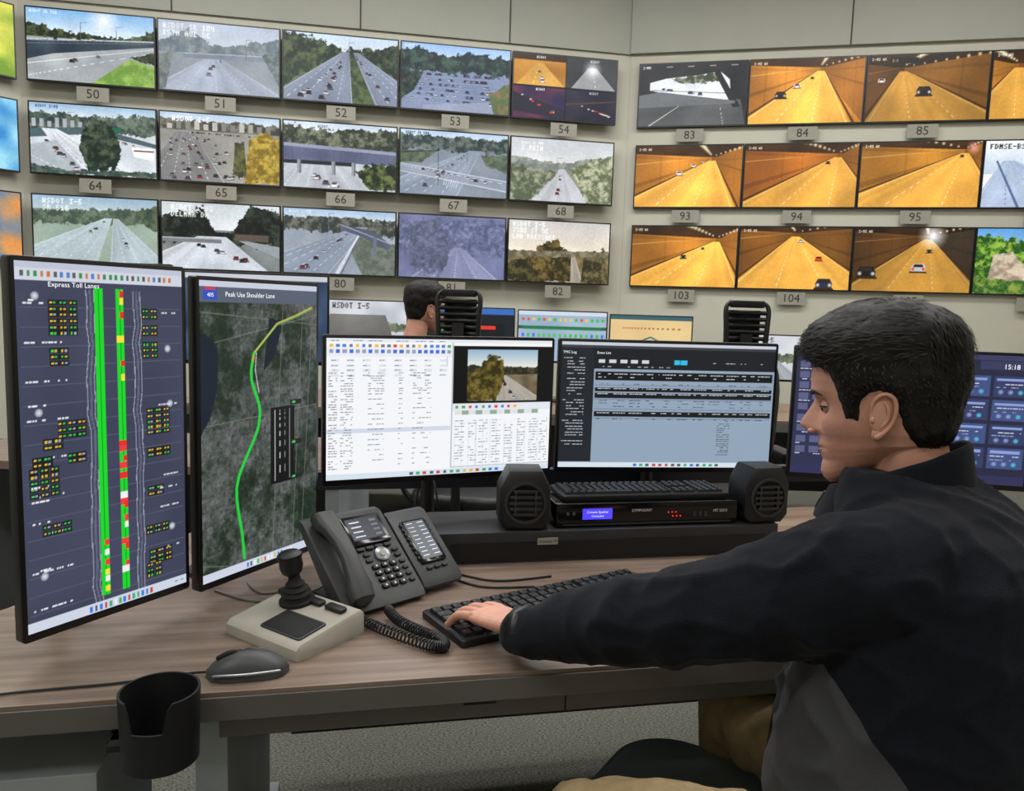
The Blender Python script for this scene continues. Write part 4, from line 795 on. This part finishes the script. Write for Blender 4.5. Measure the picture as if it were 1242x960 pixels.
def make_hand(parent,M,thumb=1,name='hand'):
    b=MB(); t=thumb
    R=[]
    for x,ry,rz,zc in((-.05,.024,.019,-.003),(-.02,.026,.019,-.001),(0,.029,.019,0),(.03,.037,.018,.001),(.06,.041,.0165,.001),(.082,.041,.014,0),(.096,.035,.010,-.002)):
        R.append([(x,ry*math.cos(a),zc+rz*math.sin(a)) for a in [2*math.pi*j/24 for j in range(24)]])
    b.loft(R,mSkin)
    tips=[]
    for y,dy,L3,r0,ang in((.031,.10,(.040,.024,.020),.0094,(-8,-32,-52)),(.0105,.03,(.045,.028,.022),.0096,(-6,-30,-52)),(-.0105,-.05,(.041,.026,.021),.0092,(-6,-30,-50)),(-.030,-.14,(.033,.020,.018),.0082,(-8,-30,-48))):
        y*=t;dy*=t
        p=Vector((.062,y*.85,.0)); pts=[p,Vector((.088-abs(y)*.15,y,.0015))]; q=pts[-1]
        for l,a in zip(L3,ang):
            q=q+Vector((math.cos(math.radians(a))*l,dy*l,math.sin(math.radians(a))*l)); pts.append(q)
        b.limb(pts,[r0*.9,r0*1.08,r0*1.0,r0*.9,r0*.78],mSkin,n=14,sub=4); tips.append((pts[-1],(pts[-1]-pts[-2]).normalized(),r0*.78))
    pts=[Vector((.012,.018*t,-.006)),Vector((.038,.040*t,-.010)),Vector((.064,.054*t,-.014)),Vector((.086,.056*t,-.020))]
    b.limb(pts,[.014,.0135,.0112,.009],mSkin,n=14,sub=4); tips.append((pts[-1],(pts[-1]-pts[-2]).normalized(),.009))
    for y in(.031,.0105,-.0105,-.030): b.ell((.087-abs(y)*.15,y*t,.006),(.009,.007,.006),mSkin,I,10,6)
    o=b.build(name,M=I,smooth=180); remesh(o,.0015,3)
    o.matrix_world=M; mw=M.copy(); o.parent=parent; o.matrix_world=mw
    b=MB()
    for p,d,r in tips:
        s_=d.cross(Vector((0,0,1))).normalized(); u=s_.cross(d).normalized(); Mn=Matrix((( d.x,s_.x,u.x,p.x),(d.y,s_.y,u.y,p.y),(d.z,s_.z,u.z,p.z),(0,0,0,1)))
        b.ell((.001,0,r*.72),(.0065,r*.66,.0025),mNail,Mn,12,8)
    n=b.build('fingernails',M=M,smooth=180); mw=M.copy(); n.parent=parent; n.matrix_world=mw
AL=[(.56,1.03,1.01),(.505,1.0,.995),(.453,1.02,.975),(.35,1.075,.918),(.243,1.135,.872),(.14,1.20,.828),(.062,1.246,.797),(.03,1.266,.788)]
ax0=Vector(AL[2]); axd=(Vector(AL[-1])-ax0); axl=axd.length; axd.normalize(); axs=axd.cross(Vector((0,0,1)))
def fold(co,n):
    a=noise.noise(Vector((co.x*9,co.y*9,co.z*14))); r=1-abs(a)*2.2; c=noise.noise(co*28)
    a2=noise.noise(Vector((co.x*16,co.y*16,co.z*10))+Vector((5,3,1))); r2=max(0,1-abs(a2)*3)
    s=(co-ax0).dot(axd); k=0
    if 0<s<axl:
        q=co-ax0-axd*s; k=math.sin(s*62+3.5*noise.noise(co*9)+1.2*math.sin(math.atan2(q.z,q.dot(axs))))*max(0,.35+noise.noise(co*7+Vector((9,2,4)))*1.6); k*=.0055*min(1,s*8)*min(1,(axl-s)*14+.4)
    return .007*max(0,r)**2-.002+c*.0016+.003*r2**2+k
def body(parent,name,rings,F,limbs,m,vox=.008,it=5,fn=fold,exp=.88):
    L_=Vector((-F.y,F.x,0)); b=MB(); RR=[]
    for cx,cy,z,rl,rf in rings: RR.append([Vector((cx,cy,z))+L_*(rl*math.copysign(abs(math.cos(a))**exp,math.cos(a)))+F*(rf*math.copysign(abs(math.sin(a))**exp,math.sin(a))) for a in [2*math.pi*j/36 for j in range(36)]])
    b.loft(RR,m)
    for p,r in limbs: b.limb(p,r,m,n=20,sub=6)
    o=b.build(name,smooth=180); remesh(o,vox,it,fn); o.parent=parent; return o
def shoe(b,p,F):
    L_=Vector((-F.y,F.x,0)); M=Matrix(((F.x,L_.x,0,p[0]),(F.y,L_.y,0,p[1]),(0,0,1,0),(0,0,0,1)))
    R=[]
    for x,w,h in((-.075,.02,.05),(-.06,.034,.085),(-.02,.036,.10),(.03,.040,.085),(.08,.046,.06),(.13,.046,.048),(.165,.036,.038),(.18,.015,.025)):
        R.append([(x,w*math.cos(a),h*.5+h*.5*math.copysign(abs(math.sin(a))**.6,math.sin(a))) for a in [2*math.pi*j/20 for j in range(20)]])
    b.loft(R,mShoe,M); b.rbox((.052,0,.007),(.25,.088,.014),.04,mRub,M,b=.002)
F=Vector((-.85,.53,0)).normalized(); Lf=Vector((-F.y,F.x,0))
man=empty('seated_man',T(.56,1.09,.48))
def par(o):
    mw=o.matrix_world.copy(); o.parent=man; o.matrix_world=mw; return o
bpy.context.view_layer.update()
yaw=math.degrees(math.atan2(F.y,F.x))
Hm=T(.562,1.174,1.204)@RZ(yaw-1)@RY(6)@Matrix.Scale(1.04,4)
make_head(man,Hm,.029,6500)
def tr_(cx,cy,z,rl,rf,s): return (cx-F.x*s,cy-F.y*s,z,rl,rf+s)
trs=[tr_(.555,1.09,.585,.185,.135,.03),tr_(.55,1.09,.62,.192,.145,.032),tr_(.555,1.09,.72,.19,.142,.032),tr_(.57,1.09,.82,.19,.137,.03),tr_(.587,1.092,.92,.195,.133,.028),tr_(.60,1.10,1.0,.19,.125,.024),tr_(.602,1.115,1.05,.168,.112,.018),tr_(.596,1.135,1.085,.125,.098,.012),(.588,1.148,1.110,.085,.083)]
limbsJ=[(AL,[.085,.088,.088,.079,.071,.060,.046,.040]),
 ([(.63,1.2,1.01),(.68,1.26,.99),(.67,1.34,.92),(.62,1.41,.835),(.55,1.46,.800),(.50,1.49,.79)],[.085,.08,.072,.062,.048,.042])]
jk=body(man,'fleece_jacket',trs,F,limbsJ,mJack,.006,5); jk.matrix_parent_inverse=man.matrix_world.inverted()
me=jk.data; C=Vector((.56,1.09,0)); pa=me.attributes.new('panel','FLOAT','POINT'); vals=[]
segs=[(Vector(a),Vector(b_)) for a,b_ in zip(AL[1:-1],AL[2:])]
for v in me.vertices:
    r=v.co-C; f=r.dot(F); l=r.dot(Lf); z=v.co.z
    ad=9
    for a,b_ in segs:
        d=b_-a; t=max(0,min(1,(v.co-a).dot(d)/d.length_squared)); ad=min(ad,(v.co-a-d*t).length)
    lim=-.085+max(0,(z-.70)/.19)**1.3*.17
    vals.append(min(f-lim,l-.062,.93-z,ad-.094))
pa.data.foreach_set('value',vals)
b=MB(); cc=Vector((.582,1.149,0)); R=[]; n=44
def cring(rf,rl,z0,amp,jit=0,sh=0):
    r=[]
    for j in range(n):
        a=.10+(2*math.pi-.20)*j/(n-1); p=cc+F*(rf*math.cos(a)+sh)+Lf*(rl*math.sin(a)); r.append((p.x,p.y,z0-amp*math.cos(a)+jit*noise.noise(p*25)))
    return r
R=[cring(.114,.108,1.040,.014),cring(.106,.096,1.070,.024,.004),cring(.099,.087,1.094,.034,.005),cring(.095,.082,1.116,.042,.005),cring(.090,.077,1.121,.043,.005),cring(.085,.072,1.114,.041,.004),cring(.085,.074,1.075,.025)]
b.loft(R,mJack,closed=False,cap=False); col=par(b.build('collar',smooth=180)); so=col.modifiers.new('s','SUBSURF'); so.levels=so.render_levels=1
b=MB(); zp=[]
for cx,cy,z,rl,rf in trs[1:-2]: zp.append(Vector((cx,cy,z))+F*(rf+.003)+Lf*.004)
zp.append(cc+F*.110+Vector((0,0,1.03))); zp.append(cc+F*.099+Vector((0,0,1.058))); b.tube(zp,.0035,mTrim,n=8); b.tube([p+Lf*.012-F*.001 for p in zp[:-1]],.003,mTrim,n=8)
hc=Vector((trs[0][0],trs[0][1],.60)); hem=[hc+F*(.171*math.sin(a))+Lf*(.19*math.cos(a)) for a in np.linspace(0,2*math.pi,40)]
b.limb(hem,[.012]*40,mTrim,n=10,sub=1)
w0=Vector((.040,1.260,.790)); w1=Vector((.022,1.271,.786)); b.limb([w0,w1],[.043,.0405],mTrim,n=20,sub=1,caps=False)
par(b.build('jacket_trim',smooth=180))
def handM(w,dirv,pitch,roll=0):
    d=Vector(dirv).normalized(); return T(*w)@RZ(math.degrees(math.atan2(d.y,d.x)))@RY(pitch)@RX(roll)
make_hand(man,handM((.020,1.282,.790),(-.115,.135,0),4,0),-1,'left_hand')
make_hand(man,handM((.49,1.495,.789),(-.8,.12,0),4),1,'right_hand')
lt=[([(.545,1.03,.555),(.50,1.01,.545),(.36,1.08,.535),(.22,1.14,.525),(.13,1.18,.505)],[.10,.09,.082,.072,.062]),([(.13,1.18,.51),(.13,1.19,.38),(.155,1.18,.25),(.17,1.17,.11)],[.062,.058,.052,.048]),
 ([(.60,1.14,.565),(.60,1.17,.56),(.56,1.27,.555),(.505,1.38,.55),(.46,1.49,.53)],[.10,.095,.086,.074,.064]),([(.46,1.49,.535),(.47,1.51,.40),(.48,1.50,.25),(.48,1.48,.11)],[.064,.060,.052,.048])]
tr=body(man,'trousers',[(.56,1.09,.50,.15,.10),(.56,1.09,.55,.175,.13),(.56,1.09,.62,.17,.13),(.56,1.09,.66,.16,.12)],F,lt,mKhaki); tr.matrix_parent_inverse=man.matrix_world.inverted()
b=MB(); shoe(b,(.165,1.175,0),F); shoe(b,(.475,1.485,0),Vector((-.5,.86,0)).normalized()); par(b.build('shoes',smooth=60))
def office_chair(M,seat_z=.48,seat=(.56,.50),back=(.46,.5),style=0,mseat=mSeat,backx=-.30,zx=0,sc0=.04):
    b=MB(); sx,sy=seat
    for k in range(5):
        a=k*72+20; Q=RZ(a); b.limb([(0.02,0,.11),(.16,0,.095),(.30,0,.075)],[.026,.022,.016],mBlack,Q,n=10); 
        for s_ in(-1,1): b.lathe([(.027,-.009),(.03,-.006),(.03,.006),(.027,.009)],mRub,Q@T(.30,s_*.014,.03)@RX(90),16)
        b.lathe([(.008,.03),(.008,.075)],mSteel,Q@T(.30,0,0),8)
    b.lathe([(.03,.10),(.03,.26),(.02,.26),(.02,seat_z-.10)],mSteel,I,16); b.rbox((-.02,0,seat_z-.085),(.26,.22,.04),.03,mBlack,b=.006)
    b.rbox((sc0,0,seat_z-.035),(sx,sy,.07),.12,mseat,b=.022,n=8)
    bx=backx
    b.limb([(-.1,0,seat_z-.09),(bx-.02,0,seat_z-.07),(bx-.05,0,seat_z+.08),(bx-.05,0,seat_z+.25)],[.02,.022,.02,.018],mBlack,n=10,flat=.6)
    R=[]
    h0=seat_z+.12; H=back[1]+zx; 
    for i in range(9):
        t=i/8; z=h0+H*t; w=back[0]/2*(1-.25*abs(2*t-1)**3); e=.035*(1-abs(2*t-1)**4)**.5+.004; xx=bx-.01+.03*math.sin(math.pi*t)-.05*t
        R.append([(xx+e*math.sin(a)+.03*abs(math.cos(a))**2,w*math.cos(a),z) for a in [2*math.pi*j/28 for j in range(28)]])
    b.loft(R,mseat if style==0 else mBlack)
    if style==1:
        zt=h0+H; b.box((bx-.06,0,zt+.04),(.02,.05,.14),mBlack)
        for s_ in(-1,1): b.limb([(bx-.06,s_*.082,zt-.04),(bx-.065,s_*.088,zt+.12),(bx-.06,s_*.092,zt+.215),(bx-.05,s_*.07,zt+.245)],[.011,.011,.010,.007],mBlack,n=10)
        for i in range(8): 
            z=zt+.01+i*.027; b.limb([(bx-.06,-.085,z),(bx-.035,0,z),(bx-.06,.085,z)],[.009,.010,.009],mBlack,n=10)
        b.rbox((bx-.055,0,zt+.235),(.035,.15,.03),.012,mBlack,b=.006); b.rbox((bx-.03,0,zt+.1),(.012,.14,.22),.005,mRub,b=.002)
        for s_ in(-1,1): b.limb([(-.1,s_*.24,seat_z-.06),(-.1,s_*.29,seat_z+.02),(-.08,s_*.29,seat_z+.2)],[.014,.014,.014],mBlack,n=10); b.rbox((-.02,s_*.29,seat_z+.21),(.24,.07,.03),.03,mBlack,b=.008)
    return b.build('office_chair',M=M,smooth=50)
office_chair(T(.505,1.135,0)@RZ(yaw),.462,(.66,.52),(.44,.40),0,mSeat,-.36,sc0=.085)
office_chair(T(-.19,3.55,0)@RZ(80),.50,(.50,.48),(.40,.46),1,mBlack,-.2,.075)
office_chair(T(.955,3.55,0)@RZ(95),.50,(.50,.48),(.40,.44),1,mBlack,-.2,.085)
mGC=mat('light_grey_mesh',(150,150,150),.7)
office_chair(T(-.80,4.15,0)@RZ(95),.56,(.50,.48),(.36,.60),0,mGC,-.25)
F2=Vector((.80,.60,0)).normalized(); man2=empty('seated_operator',T(-.47,3.98,.60)); bpy.context.view_layer.update()
make_head(man2,T(-.455,3.96,1.315)@RZ(math.degrees(math.atan2(F2.y,F2.x)))@RY(5),.026,1500)
x,y=-.47,3.95
L2=Vector((-F2.y,F2.x,0)); P2=lambda f,l,z:(x+F2.x*f+L2.x*l,y+F2.y*f+L2.y*l,z)
o=body(man2,'shirt',[(x,y,.62,.16,.12),(x,y,.78,.165,.12),(x,y,.95,.18,.12),(x,y,1.06,.18,.11),(x,y,1.12,.13,.09),(x,y,1.17,.07,.07)],F2,[([P2(0,.17,1.07),P2(.03,.21,.98),P2(.10,.22,.85),P2(.30,.15,.79)],[.07,.062,.052,.036]),([P2(0,-.17,1.07),P2(.03,-.21,.98),P2(.10,-.22,.85),P2(.30,-.15,.79)],[.07,.062,.052,.036])],mShirt,.012,3); o.matrix_parent_inverse=man2.matrix_world.inverted()
o=body(man2,'trousers',[(x,y,.56,.15,.11),(x,y,.62,.17,.13),(x,y,.70,.15,.11)],F2,[([P2(0,s*.09,.62),P2(.2,s*.1,.62),P2(.42,s*.1,.60)],[.09,.08,.065]) for s in(-1,1)]+[([P2(.42,s*.1,.60),P2(.44,s*.1,.38),P2(.42,s*.1,.10)],[.065,.055,.045]) for s in(-1,1)],mShirt,.012,3); o.matrix_parent_inverse=man2.matrix_world.inverted()
for s in(-1,1): make_hand(man2,handM(P2(.30,s*.15,.79),F2,4),-s,'hand')
b=MB(); shoe(b,P2(.42,.1,0),F2); shoe(b,P2(.42,-.1,0),F2); o=b.build('shoes',smooth=60); mw=o.matrix_world.copy(); o.parent=man2; o.matrix_world=mw
office_chair(T(-.47,3.95,0)@RZ(math.degrees(math.atan2(F2.y,F2.x))),.555,(.48,.46),(.36,.34),0,mDark,-.22)
# ---------------------------------------------------------------- SECOND ROW
b=MB(); b.box((.3,4.95,.715),(4.6,.95,.03),mWood); b.box((.3,4.48,.69),(4.6,.02,.05),mEdge)
for xx in(-1.95,.3,2.55): b.box((xx,4.98,.35),(.05,.85,.70),mPed)
b.box((.3,5.38,.42),(4.5,.02,.6),mDark); b.build('operator_desk',smooth=0)
def dash(k):
    c=Cv(300,172,(30,34,44),2)
    if k==0: c.rect(0,0,1,1,(190,195,204),(220,224,230),3); c.poly([(.0,.5),(.4,.4),(1,.45),(1,.6),(0,.62)],(70,84,66),(130,136,110),14,2,.1); c.road(.5,.5,.1,.9,.04,(150,156,160),4); c.text(.05,.05,"WSDOT I-5",(60,60,60),2)
    if k==1: c.rect(0,0,1,.12,(60,110,190)); c.rect(.05,.2,.4,.6,(26,40,36)); c.rect(.5,.3,.9,.55,(25,28,32)); c.rect(.55,.35,.8,.42,(230,60,50)); c.text(.08,.24,"REVERSE",(60,220,90),1); c.text(.08,.34,"LANES",(60,220,90),1); c.text(.08,.44,"CLOSED",(60,220,90),1)
    if k==2:
        c.rect(0,0,1,1,(150,175,200),(170,192,212),3); c.rect(0,0,1,.08,(210,220,235)); c.rect(0,.3,1,.36,(60,90,80)); 
        for i in range(16): c.rect(.04+i*.06,.14,.07+i*.06,.2,random.choice([(60,190,80),(240,200,70),(220,90,70)])); c.rect(.04+i*.06,.45,.07+i*.06,.52,random.choice([(60,190,80),(80,120,220),(90,190,110)]))
        for i in range(8): c.line(.05,.3+.01*i,.95,.3+.01*i,.004,.004,(40,160,80))
    if k==3:
        c.rect(0,0,1,1,(228,196,140),(236,208,150),3); c.rect(0,0,1,.08,(60,100,110)); c.line(.1,.7,.5,.42,.03,.03,(50,110,110)); c.line(.5,.42,.9,.72,.03,.03,(50,110,110)); c.line(.1,.5,.9,.5,.025,.025,(60,120,110),dash=12); c.line(.15,.25,.9,.25,.03,.03,(180,120,70),dash=20); c.text(.4,.6,"STATUS",(60,80,80),1)
    return c.half()
for k,(p,q,zt_) in enumerate((((-1.18,4.93),(-.68,4.99),1.36),((-.60,5.02),(.005,5.02),1.335),((.02,5.02),(.60,5.02),1.33),((.612,5.02),(1.14,4.98),1.318))):
    monitor('operator_monitor',p,q,zt_-.34,zt_,dash(k),(.73,.08,.07))
monitor('operator_monitor',(2.0,4.9),(2.5,4.82),.93,1.27,dash(2),(.73,.08,.07))
monitor('operator_monitor',(1.4,5.0),(1.9,4.95),.92,1.22,dash(0),(.73,.08,.07))
b=MB(); b.box((-1.35,3.1,.715),(1.5,.7,.03),mWood)
for xx in(-2.05,-.65): b.box((xx,3.1,.35),(.05,.6,.7),mPed)
b.box((-1.35,3.4,.42),(1.4,.02,.55),mDark)
b.build('operator_desk',smooth=0)
c=Cv(120,80,(40,60,90)); c.rect(0,0,1,1,(36,56,84),(70,90,120),6); c.rect(0,0,1,.06,(200,205,215))
monitor('operator_monitor',(-1.28,3.02),(-.74,3.12),1.08,1.44,c,(.73,.08,.07))
c=Cv(120,80,(90,96,110)); c.rect(0,0,1,1,(80,90,110),(150,155,165),6); monitor('operator_monitor',(-1.86,2.96),(-1.32,3.01),1.1,1.46,c,(.73,.08,.07))
# ---------------------------------------------------------------- CAMERA
cam=bpy.data.cameras.new('camera'); co=bpy.data.objects.new('camera',cam); sc.collection.objects.link(co); sc.camera=co
cam.sensor_width=36; cam.lens=943/1242*36; cam.clip_start=.02; cam.clip_end=60
r=math.atan(.031); p=math.atan(105/943); U=Vector((0,math.sin(p),math.cos(p))); X=Vector((1,0,0)); Fw=Vector((0,math.cos(p),-math.sin(p)))
rt=X*math.cos(r)+U*math.sin(r); up=-X*math.sin(r)+U*math.cos(r)
M=Matrix(((rt.x,up.x,-Fw.x,0),(rt.y,up.y,-Fw.y,0),(rt.z,up.z,-Fw.z,1.33),(0,0,0,1))); co.matrix_world=M
print('polys',sum(len(o.data.polygons) for o in bpy.data.objects if o.type=='MESH'))
